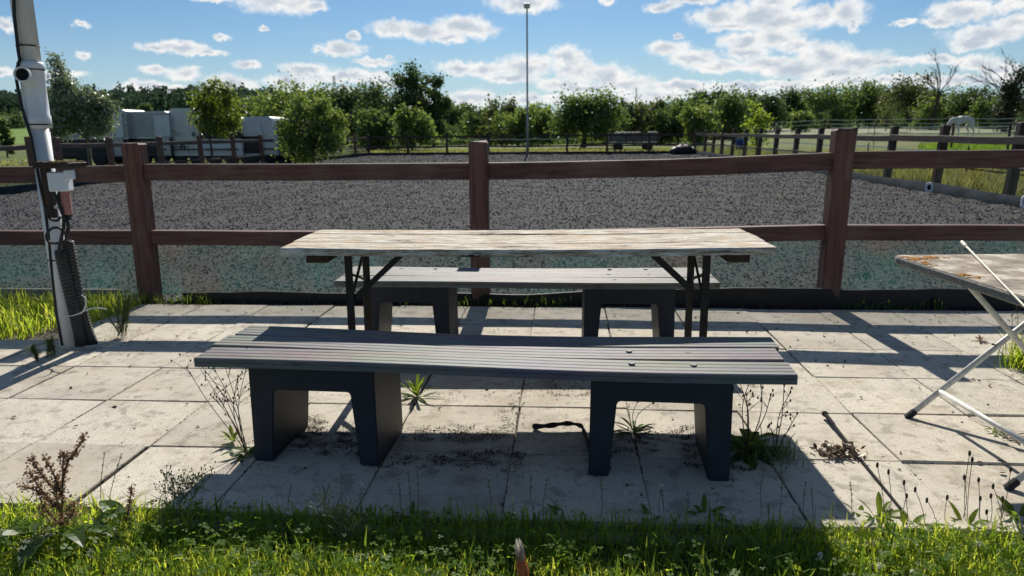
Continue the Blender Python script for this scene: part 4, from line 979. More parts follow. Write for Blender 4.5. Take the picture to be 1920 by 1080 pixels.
for (x, y, n, ln, wd, lab) in ((1648, 985, 9, .13, .02, 'bright plantain leaves at the lawn edge by the black whip tip'), (1612, 975, 6, .10, .018, 'low broad leaves at the lawn edge left of the black whip tip'), (1700, 1000, 9, .13, .02, 'broad plantain clump in the lawn below the stone look table'),
                               (1810, 1000, 8, .13, .017, 'upright plantain leaves among the brown seed stalks'), (1905, 985, 9, .15, .022, 'tall green leaves at the lawn edge by the right photo border'), (770, 985, 7, .10, .016, 'leafy clump in the shaded lawn edge left of centre'),
                               (1055, 985, 7, .09, .02, 'leafy clump in the shaded lawn edge right of centre'), (1220, 985, 8, .10, .02, 'dark leafy clump in the shade before the right bench support'), (1320, 980, 8, .11, .02, 'dark leafy clump in the shaded lawn edge near the shadow corner'), (340, 1010, 8, .10, .02, 'round leafy clump in the sunny lawn at left')):
    b = G(x, y, -.03); t_ = thing('lawn_weed', lab, 'weed', b, 0, 'leafy weeds in the lawn'); rosette(t_, n, ln, wd, .95, .45, 'weed')
# furry tail tip at the bottom edge
tp = G(974, 1030, .36); mid = G(982, 1082, .29); t_ = thing('furry_tail', 'tip of a ginger furry tail with pale end rising at the bottom edge', 'tail', (mid.x+.03, mid.y-.12, -.03)); o3 = Vector(t_.location)
pth = smooth_path([Vector((0, 0, .02)), Vector((.0, .06, .03)), Vector((.0, .1, .12)), mid-o3, tp-o3], 10)
rs = [.016*(1 if i < len(pth)*.72 else max(.06, (len(pth)-i)/(len(pth)*.28))) for i in range(len(pth))]
MB().tube(pth, [r_*.8 for r_ in rs], 12).build('tail', 'fur', t_, smooth=True)
for nm_, lo_, hi_, mt_ in (('fur', 0, .90, 'fur'), ('pale_fur', .87, 1, 'furwhite')):
    mb = MB()
    for k in range(700 if nm_ == 'fur' else 160):
        i = int(random.uniform(lo_, hi_)*(len(pth)-2)); p = pth[i]; d = (pth[i+1]-p).normalized(); nrm = Vector((jit(1), jit(1), jit(1))); nrm = (nrm-d*nrm.dot(d)).normalized()
        a = p+nrm*rs[i]*.7; mb.strip([a, a+d*.016+nrm*.003, a+d*.034+nrm*.002], [.0012, .001, .0003])
    mb.build(nm_, mt_, t_, kind='stuff')
# ------------------------------------------------------------------ trees
def crown_points(blobs, nclump, per, spread, shell=.55):
    A = []
    vol = np.array([b[3]*b[4]*b[5] for b in blobs])**.67; vol /= vol.sum()
    for i in rng.choice(len(blobs), nclump, p=vol):
        bx, by, bz, rx, ry, rz = blobs[i]
        d = rng.normal(size=3); d /= np.linalg.norm(d); r_ = shell+(1-shell)*rng.uniform()**.5
        if rng.uniform() < .25: r_ *= rng.uniform(.3, 1)
        c_ = np.array([bx, by, bz])+d*r_*np.array([rx, ry, rz])
        A.append(c_+rng.normal(size=(per, 3))*spread*rng.uniform(.5, 1.3))
    return np.concatenate(A)
def tree_at(base, h, wx, label, leaf, trunk=.25, low=.2, nb=9, nleaf=5200, ls=None, name='tree', blobs=None, bark='bark', tr=None, dep=.8, cat='tree', group=None, lean=0., per=22, shell=.5, spread=None, top=1.0):
    t_ = thing(name, label, cat, base, 0, group)
    if blobs is None:
        blobs = []
        for k in range(nb):
            u = (k+.5)/nb; z = h*(low+(1-low)*(.12+.78*u)); env = math.sin(math.pi*(.16+.70*u))**.6*(1 if u < .6 or top <= 1 else max(.25, 1-(u-.6)*1.1*top))
            a = k*2.4+jit(.6); off = wx*env*random.uniform(.2, .95)
            rr = wx*random.uniform(.2, .5)*max(.5, env)
            blobs.append((math.cos(a)*off+lean*u, math.sin(a)*off*dep, z, rr, rr*dep, min(rr*.85, h*.22)))
        for k in range(4):
            rr = wx*random.uniform(.08, .2); blobs.append((jit(.75)*wx+lean, jit(.5)*wx, h*random.uniform(.8, 1.0), rr, rr, rr*random.uniform(1, 1.8)))
    bt = MB(); tr = tr or h*.022
    zf = min(b[2] for b in blobs); cz = [b for b in blobs]
    sx = lean*.4; trunk_top = Vector((sx*.6+jit(tr), 0, max(zf, h*trunk)))
    bt.tube(smooth_path([Vector((0, 0, -.1)), Vector((jit(tr*.8), 0, trunk_top.z*.5)), trunk_top], 4), [tr*(1.15-.05*i) for i in range(9)], 8)
    for b in cz:
        e = Vector((b[0], b[1], b[2]+b[5]*.55)); s_ = trunk_top*random.uniform(.75, 1); m_ = s_.lerp(e, .5)+Vector((jit(.1)*wx, jit(.1)*wx, .06*h))
        bt.tube(smooth_path([s_, m_, e], 3), [tr*(.6-.075*i) for i in range(7)], 6)
        for q_ in range(3):
            f_ = m_.lerp(e, random.random()); g_ = e+Vector((jit(b[3]), jit(b[4]), jit(b[5]))); bt.tube([f_, f_.lerp(g_, .5)+Vector((0, 0, .03*h)), g_], [tr*.18, tr*.12, tr*.05], 5)
    bt.build('trunk', bark, t_)
    ls = ls or h*.03; per_ = per; spread = spread or wx*.16
    A = crown_points(blobs, max(8, nleaf//per_), per_, spread, shell); A = A[A[:, 2] > h*low*.6]
    link('crown', npmesh('crown', *rhombs(A, np.full(len(A), ls), .1, .6)), LV[leaf] if leaf in LV else MT[leaf], t_)
    return t_
def tree(xc, hw, ytop, D, label, leaf, **k):
    b = atY(xc, 250, D); b.z = tz(b.x, b.y) if D < 170 else float(hz(b.x, b.y))-.3; h = atY(xc, ytop, D).z-b.z
    return tree_at(b, h, hw*D/F, label, leaf, **k)
# left: silver willow-like tree, blobs given from its outline
D = 25.; b = atY(168, 300, D); b.z = -.06
def bl(lst, D, b):
    out = []
    for x, y, rx, ry in lst:
        p = atY(x, y, D)-b; out.append((p.x, jit(.5)*rx*D/F, p.z, rx*D/F, rx*D/F*.8, ry*D/F))
    return out
B = bl([(100, 118, 10, 14), (110, 140, 18, 18), (125, 160, 22, 18), (105, 185, 22, 26), (140, 195, 40, 30), (175, 195, 32, 26), (195, 210, 22, 28), (120, 225, 34, 26), (160, 230, 40, 22), (190, 238, 22, 16), (215, 200, 6, 16), (105, 250, 20, 14)], D, b)
tree_at(b, 3.9, 1.2, 'silvery green leafy tree standing just right of the white pole', 'willow', blobs=B, nleaf=15000, ls=.10, spread=.14, bark='bark_pale', tr=.07, low=.15, shell=.35)
D = 27.; b = atY(397, 300, D); b.z = -.06
B = bl([(375, 190, 18, 26), (395, 180, 14, 28), (418, 178, 12, 26), (432, 200, 18, 24), (400, 215, 34, 26), (372, 222, 18, 24), (440, 225, 14, 22), (410, 240, 36, 14), (430, 162, 5, 10), (385, 163, 6, 10), (405, 158, 5, 9)], D, b)
tree_at(b, 3.2, .9, 'young bright green tree in front of the white horse trailers', 'young', blobs=B, nleaf=7500, ls=.095, spread=.1, tr=.045, low=.2, shell=.35)
# bright yellow green sapling by the right fence
b = atX(1418, 290, 8.3); D = b.y; b.z = -.05
B = bl([(1412, 200, 6, 10), (1420, 215, 10, 12), (1405, 232, 9, 8), (1424, 235, 12, 12), (1428, 222, 14, 10), (1415, 252, 10, 10), (1438, 228, 12, 8), (1418, 268, 12, 10), (1428, 262, 14, 18)], D, b)
tree_at(b, 2.6, .5, 'bright yellow green sapling beside the right arena fence', 'lime', blobs=B, nleaf=1500, ls=.11, spread=.10, tr=.03, low=.02, shell=.3)
SPEC = [
 # xc, hw, ytop, D, label, leaf, extra
 (586, 50, 184, 29, 'pale green bushy tree right of the horse trailers', 'light', dict(low=.03, nleaf=7500, nb=14, ls=.12)),
 (545, 62, 174, 66, 'yellowish green broad tree behind the last horse trailer', 'light', dict(low=.1, nleaf=6000, nb=11)),
 (650, 42, 160, 78, 'dark tree with a ragged top left of the tallest tree group', 'dark', dict(low=.02, nleaf=5200, nb=10)),
 (690, 30, 172, 86, 'dark narrow tree just left of the tallest tree', 'dark', dict(low=.02, nleaf=3200, nb=8)),
 (735, 48, 155, 74, 'dark spreading tree with open branches before the tallest tree', 'dark', dict(low=.05, nleaf=4200, nb=10, shell=.7)),
 (776, 38, 124, 72, 'tallest dark pointed tree in the middle left background', 'dark', dict(low=.02, nleaf=5200, nb=12, top=1.6)),
 (812, 26, 148, 73, 'dark tree leaning right of the tallest pointed tree', 'dark', dict(low=.02, nleaf=3600, nb=8)),
 (700, 36, 216, 58, 'round green bush behind the far left arena corner', 'mid', dict(low=.0, nleaf=4200, nb=8, name='bush', cat='bush')),
 (772, 30, 203, 55, 'light green young tree behind the far arena fence', 'light', dict(low=.1, nleaf=3000, nb=8)),
 (846, 28, 200, 88, 'green tree right of the tall dark group', 'mid', dict(low=.0, nleaf=3000, nb=7)),
 (868, 22, 196, 120, 'small dark distant tree between the green ones', 'dark', dict(low=.0, nleaf=2000, nb=6)),
 (905, 34, 206, 84, 'green orchard tree left of the floodlight mast', 'mid', dict(low=.05, nleaf=3400, nb=8)),
 (940, 30, 190, 76, 'orchard tree with a spiky top left of the mast', 'olive', dict(low=.1, nleaf=2600, nb=9, shell=.75)),
 (970, 34, 208, 72, 'low bushy orchard tree just left of the mast', 'light', dict(low=.02, nleaf=3000, nb=7)),
 (1018, 34, 206, 76, 'light green orchard tree right of the mast', 'light', dict(low=.06, nleaf=3400, nb=8)),
 (1094, 54, 190, 62, 'round apple tree with crooked dark trunk behind the grey trailer', 'mid', dict(low=.26, trunk=.25, nleaf=9500, nb=14, tr=.2, shell=.35, ls=.26)),
 (1158, 34, 208, 84, 'hazy green tree right of the apple tree', 'light', dict(low=.04, nleaf=2800, nb=7)),
 (1190, 24, 196, 74, 'slim olive tree with bare upright twigs', 'olive', dict(low=.06, nleaf=1900, nb=7, shell=.8)),
 (1228, 30, 194, 80, 'ragged olive tree leaning left at the paddock edge', 'olive', dict(low=.08, nleaf=2300, nb=8, shell=.75, lean=-.8)),
 (1272, 36, 186, 78, 'broad green tree at the paddock edge right of the trailer', 'mid', dict(low=.08, nleaf=3800, nb=10)),
 (1310, 30, 200, 70, 'leafy light tree near the far right arena corner', 'light', dict(low=.05, nleaf=2800, nb=8)),
 (1336, 30, 170, 92, 'tall dark tree at the start of the wood', 'dark', dict(low=.05, nleaf=3600, nb=9)),
 (1372, 40, 182, 84, 'olive green tree behind the yellow green sapling', 'mid', dict(low=.02, nleaf=3800, nb=9)),
 (1395, 26, 176, 105, 'dark tree rising above the sapling', 'dark', dict(low=.02, nleaf=2600, nb=7)),
 (1436, 32, 186, 100, 'dark green tree right behind the sapling', 'dark', dict(low=.0, nleaf=3200, nb=8)),
 (1480, 32, 172, 122, 'rounded dark oak in the wood edge', 'dark', dict(low=.0, nleaf=3400, nb=8)),
 (1512, 30, 174, 126, 'dark woodland tree left of the brighter oak', 'dark', dict(low=.0, nleaf=3000, nb=8)),
 (1552, 40, 170, 112, 'brighter green broad oak standing in the wood edge', 'mid', dict(low=.0, nleaf=4600, nb=11)),
 (1608, 36, 162, 118, 'tall green woodland tree above the right fence post', 'mid', dict(low=.0, nleaf=3800, nb=9)),
 (1648, 32, 168, 126, 'dark woodland tree between two taller ones', 'dark', dict(low=.0, nleaf=3000, nb=8)),
 (1690, 42, 155, 108, 'grey green tall tree left of the dead tree', 'olive', dict(low=.0, nleaf=4600, nb=11, shell=.6)),
 (1722, 30, 172, 112, 'dark crown beneath the dead tree', 'dark', dict(low=.0, nleaf=3000, nb=8)),
 (1770, 30, 180, 118, 'green tree right of the dead tree', 'mid', dict(low=.0, nleaf=3000, nb=8)),
 (1815, 38, 170, 112, 'dark tree behind the white horse', 'dark', dict(low=.0, nleaf=3600, nb=9)),
 (1850, 26, 190, 100, 'light green low tree left of the ivy tree', 'mid', dict(low=.0, nleaf=2600, nb=7)),
 (1945, 40, 160, 100, 'dark tree at the right photo edge behind the ivy tree', 'dark', dict(low=.0, nleaf=3600, nb=9)),
 (1500, 18, 212, 90, 'small pale bush at the wood edge', 'light', dict(low=.0, nleaf=1500, nb=5, name='bush', cat='bush')),
 (1545, 12, 208, 86, 'tiny young tree in the paddock left of the oak', 'mid', dict(low=.25, nleaf=900, nb=5)),
 (1660, 22, 195, 88, 'small tree standing in the paddock before the wood', 'mid', dict(low=.2, nleaf=1500, nb=6)),
 (1706, 18, 200, 88, 'slim young tree in the paddock left of the horse', 'light', dict(low=.25, nleaf=1200, nb=6)),
 (1740, 24, 188, 94, 'light green low tree at the dead tree foot', 'light', dict(low=.05, nleaf=1900, nb=7)),
 (20, 34, 222, 215, 'dark hedge bush at the far left behind the pole', 'dark', dict(low=.0, nleaf=2600, nb=6, name='bush', cat='bush')),
 (-50, 40, 223, 215, 'dark hedge bush cut by the left photo edge', 'dark', dict(low=.0, nleaf=2600, nb=6, name='bush', cat='bush')),
 (8, 14, 226, 45, 'small green bush at the left edge of the photo', 'mid', dict(low=.0, nleaf=1200, nb=4, name='bush', cat='bush')),
 (282, 12, 195, 270, 'small lone tree on the field below the wooded hill', 'dark', dict(low=.0, nleaf=900, nb=5)),
 (470, 40, 186, 90, 'green tree behind the white trailers', 'mid', dict(low=.0, nleaf=3000, nb=8)),
]
for (xc, hw, yt, D, lab, leaf, ex) in SPEC:
    ex = dict(ex); ex.setdefault('name', 'broadleaf_tree')
    if ex.get('low', 0) < .15: ex['low'] = 0.0; ex['nb'] = ex.get('nb', 9)+5; ex['nleaf'] = int(ex['nleaf']*1.25); ex.setdefault('ls', .15+D*.0022)
    tree(xc, hw*(1.2 if D > 50 else 1), yt, D, lab, leaf, group='background trees and bushes', **ex)
def twigs(mb, p, d, ln, r_, lev):
    e = p+d*ln; m_ = p.lerp(e, .5)+Vector((jit(.08)*ln, jit(.08)*ln, .06*ln)); mb.tube([p, m_, e], [r_, r_*.8, r_*.6], 5)
    if lev == 0: return
    for k in range(3 if lev > 1 else 4):
        d2 = (d+Vector((jit(.9), jit(.5), jit(.5)+.15))).normalized(); twigs(mb, p.lerp(e, random.uniform(.45, 1)), d2, ln*random.uniform(.45, .75), r_*.55, lev-1)
# dead tree
b = atY(1752, 250, 92.); b.z = tz(b.x, b.y); h = atY(1752, 130, 92.).z-b.z
t_ = thing('dead_tree', 'bare dead tree reaching above the wood left of the horse', 'tree', b); mb = MB()
mb.tube(smooth_path([Vector((-.5, 0, -.1)), Vector((-.2, 0, h*.35)), Vector((0, 0, h*.62))], 4), [.24-.012*i for i in range(9)], 8)
for d, l_ in (((-.05, 0, 1), .36), ((.55, .1, .7), .3), ((-.6, .2, .6), .24), ((.75, 0, .35), .2), ((-.2, 0, .9), .22)): twigs(mb, Vector((0, 0, h*.6)), Vector(d).normalized(), h*l_, .07, 3)
mb.build('trunk', 'bark', t_)
# ivy covered tree with bare arching limbs
b = atY(1888, 250, 80.); b.z = tz(b.x, b.y); h = atY(1888, 128, 80.).z-b.z
t_ = thing('ivy_tree', 'bare arching tree smothered in dark ivy at the far right', 'tree', b); mb = MB()
mb.tube(smooth_path([Vector((-.4, 0, -.1)), Vector((-.1, 0, h*.3)), Vector((.1, 0, h*.6))], 4), [.3-.015*i for i in range(9)], 8)
for d, l_ in (((-.8, .1, .7), .42), ((-.5, 0, .9), .42), ((.1, 0, 1), .4), ((.5, .1, .85), .4), ((.9, 0, .5), .42), ((-.95, 0, .35), .35)): twigs(mb, Vector((0, 0, h*.5)), Vector(d).normalized(), h*l_, .07, 3)
mb.build('trunk', 'bark', t_)
w_ = 80./F
A = crown_points([(0, 0, h*.42, 24*w_, 20*w_, 22*w_), (-.2, 0, h*.62, 20*w_, 14*w_, 18*w_), (.2, 0, h*.78, 12*w_, 8*w_, 14*w_), (.5, 0, h*.92, 7*w_, 5*w_, 7*w_), (-.5, 0, h*.2, 22*w_, 16*w_, 20*w_), (1.1, 0, h*.96, 3*w_, 3*w_, 3*w_), (.9, 0, h*.86, 3*w_, 3*w_, 3*w_)], 190, 20, .3, .4)
link('ivy', npmesh('ivy', *rhombs(A, np.full(len(A), .28), .1, .6)), 'ivy', t_)
# bare twigs poking above the orchard
for x, y0, D in ((1188, 165, 78.), (650, 150, 76.), (1240, 188, 80.), (940, 186, 76.)):
    b = atY(x, 250, D); b.z = tz(b.x, b.y); h = atY(x, y0, D).z-b.z
    t_ = thing('bare_sapling', {1188: 'thin bare leafless tree right of the apple tree', 650: 'thin bare leafless twigs above the dark ragged tree', 1240: 'thin bare leaning tree above the far right arena corner', 940: 'thin bare twigs left of the floodlight mast'}[x], 'tree', b, 0, 'thin bare trees'); mb = MB()
    mb.tube([(0, 0, -.1), (.05, 0, h*.5), (jit(.3), 0, h)], [.07, .05, .015], 6); twigs(mb, Vector((.05, 0, h*.5)), Vector((jit(.4), 0, 1)).normalized(), h*.3, .04, 2); mb.build('trunk', 'bark', t_)
# far woods, seen as one mass
def wood(name, label, pts_, leaf, ls, per):
    A = []
    for (x, y, z, rx, h) in pts_:
        k = rng.normal(size=(per, 3)); k /= np.linalg.norm(k, axis=1)[:, None]; k[:, 2] = k[:, 2]*.5+.45
        A.append(np.array([x, y, z])+k*np.array([rx, rx, h])*rng.uniform(.75, 1.05, (per, 1)))
    A = np.concatenate(A); o = link(name, npmesh(name, *rhombs(A, np.full(len(A), ls), .1, .75)), LV[leaf], kind='stuff'); tag(o, label, 'wood')
pts_ = []
for k in range(520):
    xx_ = random.uniform(-430, -30); yy_ = random.uniform(300, 420); z = float(hz(xx_, yy_)); con = random.random() < .35
    pts_.append((xx_, yy_, z, random.uniform(2.2, 3) if con else random.uniform(4, 7), random.uniform(9, 13) if con else random.uniform(6.5, 10)))
wood('hill_wood', 'far dark wood covering the hill on the left', pts_, 'far', 1.7, 120)
pts_ = []
for k in range(300):
    xx_ = random.uniform(8, 190); yy_ = random.uniform(128, 175); pts_.append((xx_, yy_, tz(xx_, min(yy_, 150)), random.uniform(3, 5), random.uniform(4.5, 7)))
for k in range(90):
    xx_ = random.uniform(-60, 20); yy_ = random.uniform(120, 165); pts_.append((xx_, yy_, -.1, random.uniform(3, 5), random.uniform(3, 5.2)))
pts_b = []
pts_c = []
for k in range(190):
    q_ = atY(random.uniform(600, 1400), 250, random.uniform(80, 116)); (pts_b if k % 3 else pts_c).append((q_.x, q_.y, tz(q_.x, q_.y), random.uniform(1.2, 3.2), random.uniform(1.4, 4.4)*random.uniform(.7, 1)))
wood('hedge_belt', 'tangled green hedge belt closing the meadow behind the arena', pts_b, 'mid', .40, 150)
wood('shrub_belt', 'paler shrubs mixed through the hedge belt behind the arena', pts_c, 'light', .38, 130)
wood('edge_wood', 'dark wood closing the view behind the paddocks', pts_, 'dark', .8, 110)
# meadow grass beyond the right fence and behind the far fence
P = np.concatenate([scatter(16000, 7.85, 13, 8, 24, -.06), scatter(6000, 7.85, 20, 24, 45, -.05)])
o = link('meadow_grass', npmesh('meadow_grass', *blades(P, .34, .02, .6)), 'meadowblade', kind='stuff'); tag(o, 'tall yellowish meadow grass outside the right arena fence', 'grass')
P = scatter(16000, 13, 34, 26, 48, -.04); P = P[(P[:, 0] > P[:, 1]*.46)]
for i in range(len(P)): P[i, 2] = tz(P[i, 0], P[i, 1])-.02
o = link('bright_grass', npmesh('bright_grass', *blades(P, .38, .03, .5)), 'brightblade', kind='stuff'); tag(o, 'bright green lush grass below the white horse', 'grass')
P = np.concatenate([scatter(9000, -14, 12, 44.3, 58, -.06), scatter(5000, -30, -13, 14, 44, -.06)])
o = link('pasture_grass', npmesh('pasture_grass', *blades(P, .16, .05, .7)), 'meadowblade', kind='stuff'); tag(o, 'rough pasture grass behind the far and left arena fences', 'grass')

# ------------------------------------------------------------------ floodlight mast
b = G(990, 291); b.y = 43.6; b = atY(989, 288, 43.6); b.z = -.05; h = atY(989, 14, 43.6).z
t_ = thing('floodlight_mast', 'tall thin grey floodlight mast at the far end of the arena', 'mast', b)
MB().lathe([(.075, -.05), (.07, 2.2), (.055, 2.25), (.045, h-.1), (.04, h)], n=10).build('mast', 'mast', t_, smooth=True)
MB().box((0, -.12, h+.12), (.34, .16, .28), tilt=Matrix.Rotation(R(12), 3, 'X'), bev=.015).build('lamp_housing', 'vdark', t_)
MB().box((0, -.205, h+.10), (.29, .012, .22), tilt=Matrix.Rotation(R(12), 3, 'X')).build('lamp_glass', 'vsilver', t_)
MB().box((0, -.04, h+.02), (.12, .1, .04)).build('bracket', 'mast', t_)

# ------------------------------------------------------------------ horse trailers at left
def wheel(par, x, y, r_, w_=.18):
    wl = MB().tube([(x, y-w_/2, r_), (x, y-w_/2+.02, r_), (x, y+w_/2-.02, r_), (x, y+w_/2, r_)], [r_*.86, r_, r_, r_*.86], 18).build('wheel', 'tyre', par)
    MB().tube([(x, y-w_/2-.01, r_), (x, y+w_/2+.01, r_)], r_*.55, 14).build('rim', 'rubber', wl)
def panel(par, name, mtl, x0, x1, z0, z1, y, th=.012): return MB().box(((x0+x1)/2, y, (z0+z1)/2), (x1-x0, th, z1-z0)).build(name, mtl, par)
def horse_trailer(label, x0, x1, ytop, D, low_m, up_m, split, slant0=.0, slant1=.25, depth=1.75, ramp=None, extra=None, zb=.42):
    """x0..x1 photo columns at distance D; split = height of the colour change"""
    a, c_ = atY(x0, 250, D), atY(x1, 250, D); w_ = c_.x-a.x; top = atY((x0+x1)/2, ytop, D).z+.06
    t_ = thing('horse_trailer', label, 'trailer', ((a.x+c_.x)/2, D+depth/2, -.06), .0, 'parked horse trailers')
    hw = w_/2; yf = -depth/2
    s0, s1 = slant0, slant1
    MB().prism([(-hw, zb), (hw, zb), (hw, split), (-hw, split)], 1, yf, depth/2).build('lower_body', low_m, t_)
    MB().prism([(-hw+.01, split), (hw-.01, split), (hw-.01-s1, top-.03), (hw-.04-s1, top), (-hw+s0+.04, top), (-hw+s0+.01, top-.03)], 1, yf+.02, depth/2-.02).build('upper_body', up_m, t_)
    MB().prism([(-hw+s0+.06, top-.01), (hw-.06-s1, top-.01), (hw-.16-s1, top+.05), (-hw+s0+.16, top+.05)], 1, yf+.05, depth/2-.05).build('roof', 'vwhite', t_)
    panel(t_, 'trim_strip', 'vsilver', -hw+.02, hw-.02, split-.02, split+.02, yf-.01)
    MB().box((0, 0, zb-.06), (w_*.96, depth*.8, .1)).build('chassis', 'tyre', t_)
    for dx in (-.38, .38):
        for yw in (yf+.12, depth/2-.12): wheel(t_, dx, yw, .31)
    MB().box((0, yf-.06, .70), (1.5, .14, .05)).build('mudguard', 'vdark', t_)
    if ramp:                                     # striped tail ramp: ribs on a face turned to the arena
        rx0, rx1, mm = ramp
        panel(t_, 'ramp', mm, rx0, rx1, zb+.02, split+.05, yf-.035, .05)
        for k in range(4): panel(t_, 'ramp_rib', 'vsilver', rx0+(rx1-rx0)*(k+.25)/4, rx0+(rx1-rx0)*(k+.5)/4, zb+.1, split, yf-.07, .03)
        panel(t_, 'tail_tarpaulin', 'vwhite', rx0-.02, rx1+.06, split+.06, top-.12, yf-.03, .04)
    if extra: extra(t_, hw, yf, split, top)
    return t_
def ring_mb(x, y, z, r_, n=18):
    mb = MB()
    vs = [(x+r*math.cos(2*math.pi*k/n), yy_, z+r*math.sin(2*math.pi*k/n)) for yy_ in (y, y-.008) for r in (r_, r_*.62) for k in range(n)]
    fs = []
    for k in range(n):
        j = (k+1) % n; fs += [(k, j, n+j, n+k), (2*n+k, 3*n+k, 3*n+j, 2*n+j), (k, 2*n+k, 2*n+j, j), (n+k, n+j, 3*n+j, 3*n+k)]
    return mb.add(vs, fs)
def ex_emblem(t_, hw, yf, split, top):
    for (x, z, r_) in ((-.15, split-.32, .12), (hw-.22, split+.22, .10)):
        e = ring_mb(x, yf-.012, z, r_).build('round_emblem', 'vdark', t_)
        MB().box((x, yf-.016, z), (r_*1.3, .008, r_*.28), tilt=Matrix.Rotation(R(40), 3, 'Y')).build('emblem_bar', 'vdark', e)
    for k in range(3): MB().box((-.52, yf-.014, split-.22-.08*k), (.22-.04*k, .008, .03)).build('lettering_bar', 'vgrey', t_)
    # sketchy horse-head line drawing on the upper panel
    mb = MB()
    for l_ in ([(-.75, .12), (-.6, .3), (-.4, .26), (-.1, .18), (.1, .1)], [(-.7, .05), (-.4, .1), (-.05, .0)], [(-.55, .34), (-.45, .2), (-.2, .12)]):
        mb.tube([(x, yf+.008, split+.08+z) for x, z in l_], .012, 5)
    mb.build('line_drawing', 'vgrey', t_)
    for x in (.12, .32): panel(t_, 'side_hatch_frame', 'vgrey', x, x+.02, .5, split-.1, yf-.012)
    panel(t_, 'rub_rail', 'vdark', -hw+.05, hw*.2, .78, .82, yf-.014)
    for k in range(3): panel(t_, 'corner_profile', 'vsilver', hw-.14+.05*k, hw-.11+.05*k, .46, top-.15, yf-.02, .03)
def ex_window(t_, hw, yf, split, top):
    panel(t_, 'side_window', 'vdark', -hw*.55, hw*.5, split+.18, top-.32, yf+.006, .02); panel(t_, 'window_frame', 'vgrey', -hw*.62, -hw*.57, split+.15, top-.28, yf+.004, .02)
def ex_frame(t_, hw, yf, split, top):
    for x in (hw*.45, hw*.9): panel(t_, 'window_bar', 'vdark', x, x+.03, split+.3, top-.2, yf+.0, .05)
    panel(t_, 'window_bar', 'vdark', hw*.45, hw*.9, split+.3, split+.33, yf-.0, .05)
horse_trailer('black bodied horse trailer mostly hidden behind the silvery tree', 86, 240, 208, 31, 'vdark', 'vgrey', 1.18, .04, .02, ramp=(1.18, 1.62, 'vgrey'))
horse_trailer('grey topped horse trailer with dark lower body and ribbed ramp', 241, 318, 211, 31.3, 'vdark', 'vgrey', 1.2, .05, .0, ramp=(.32, .92, 'vgrey'))
horse_trailer('cream white horse trailer with round emblems on its panels', 320, 373, 205, 31.5, 'vcream', 'vcream', 1.12, 0, .06, extra=ex_emblem)
horse_trailer('white horse trailer with dark upper part behind the young tree', 374, 452, 222, 31.2, 'vwhite', 'vdark', 1.12, .0, .1)
def ex_panel(t_, hw, yf, split, top):
    panel(t_, 'dark_door_panel', 'vdark', -hw+.04, -hw*.02, .5, split-.02, yf-.012); panel(t_, 'side_door', 'vgrey', hw*.3, hw*.34, .5, split, yf-.012)
    MB().prism([(.02, split-.06), (.2, split-.06), (.1, top-.05), (-.02, top-.02)], 1, yf-.04, yf+.0).build('folded_tarpaulin', 'vwhite', t_)
horse_trailer('white horse trailer with dark door panel and sloping nose', 454, 515, 221, 31.4, 'vwhite', 'vwhite', 1.26, .0, .06, extra=ex_panel)
horse_trailer('small black horse trailer half hidden by the pale bush', 517, 556, 226, 31.8, 'vdark', 'vdark', 1.2, .0, .02)

# ------------------------------------------------------------------ grey farm trailer, heap, tub
b = atY(1186, 266, 52.); a, c_ = atY(1140, 255, 52.), atY(1232, 250, 52.); w_ = c_.x-a.x
t_ = thing('farm_trailer', 'long grey wooden farm trailer behind the far arena fence', 'trailer', (b.x, 52, -.06))
zb, zt_ = .55, 1.2
MB().box((0, 0, zb), (w_, 1.9, .09)).build('bed', 'trailer', t_)
for k in range(3): MB().box((0, -.96, zb+.1+(k+.5)*.19), (w_, .035, .18), bev=.006).build('side_board', 'trailer', t_); MB().box((0, .96, zb+.1+(k+.5)*.19), (w_, .035, .18)).build('side_board', 'trailer', t_)
for s_ in (-1, 1): MB().box((s_*(w_/2+.02), 0, zb+.35), (.035, 1.95, .55)).build('end_board', 'trailer', t_)
for k in range(4): MB().box((-w_/2+.1+k*(w_-.2)/3, -.99, zb+.3), (.06, .03, .6)).build('stake', 'steel', t_)
for dx in (-w_*.3, w_*.3):
    for yw in (-.7, .7): wheel(t_, dx, yw, .3)
for s_ in (-1, 1): MB().tube([(-w_/2, s_*.5, zb-.05), (-w_/2-1.9, 0, zb-.1)], .05, 6).build('drawbar', 'steel', t_)
MB().tube([(-w_/2-1.9, 0, zb-.1), (-w_/2-1.95, 0, 0)], .04, 6).build('jockey_leg', 'steel', t_)
mb = MB()
for k in range(9): mb.ball((random.uniform(-w_*.3, w_*.42), jit(.6), zt_-.02+jit(.04)), (random.uniform(.2, .45), .3, random.uniform(.06, .14)), 8, 5)
mb.build('load', 'trailer', t_)
b = atY(1281, 284, 42.6); t_ = thing('tarp_heap', 'low black heap under a tarpaulin in the far right arena corner', 'heap', (b.x, 42.6, -.02)); mb = MB()
for (x, z, r_) in ((-.45, .18, .3), (-.15, .25, .34), (.2, .26, .33), (.48, .17, .28)): mb.ball((x, jit(.12), z*.8), (r_, .4, z+.08), 10, 7)
mb.v = [(x+jit(.02), y+jit(.02), max(-.01, z+jit(.02))) for x, y, z in mb.v]; mb.build('tarpaulin', 'tarp', t_)
b = atY(1391, 262, 50.); zt0 = tz(b.x, 50.); t_ = thing('water_tub', 'blue plastic water tub standing behind the right arena fence', 'tub', (b.x, 50, zt0), 0)
MB().lathe([(.36, 0), (.44, .66), (.47, .68), (.47, .72), (.43, .72), (.35, .1), (.0, .08)], n=20).build('tub', 'blue', t_, smooth=True)
MB().tube([(-.47, 0, .6), (-.52, 0, .5), (-.46, 0, .45)], .015, 6).build('handle', 'blue', t_)

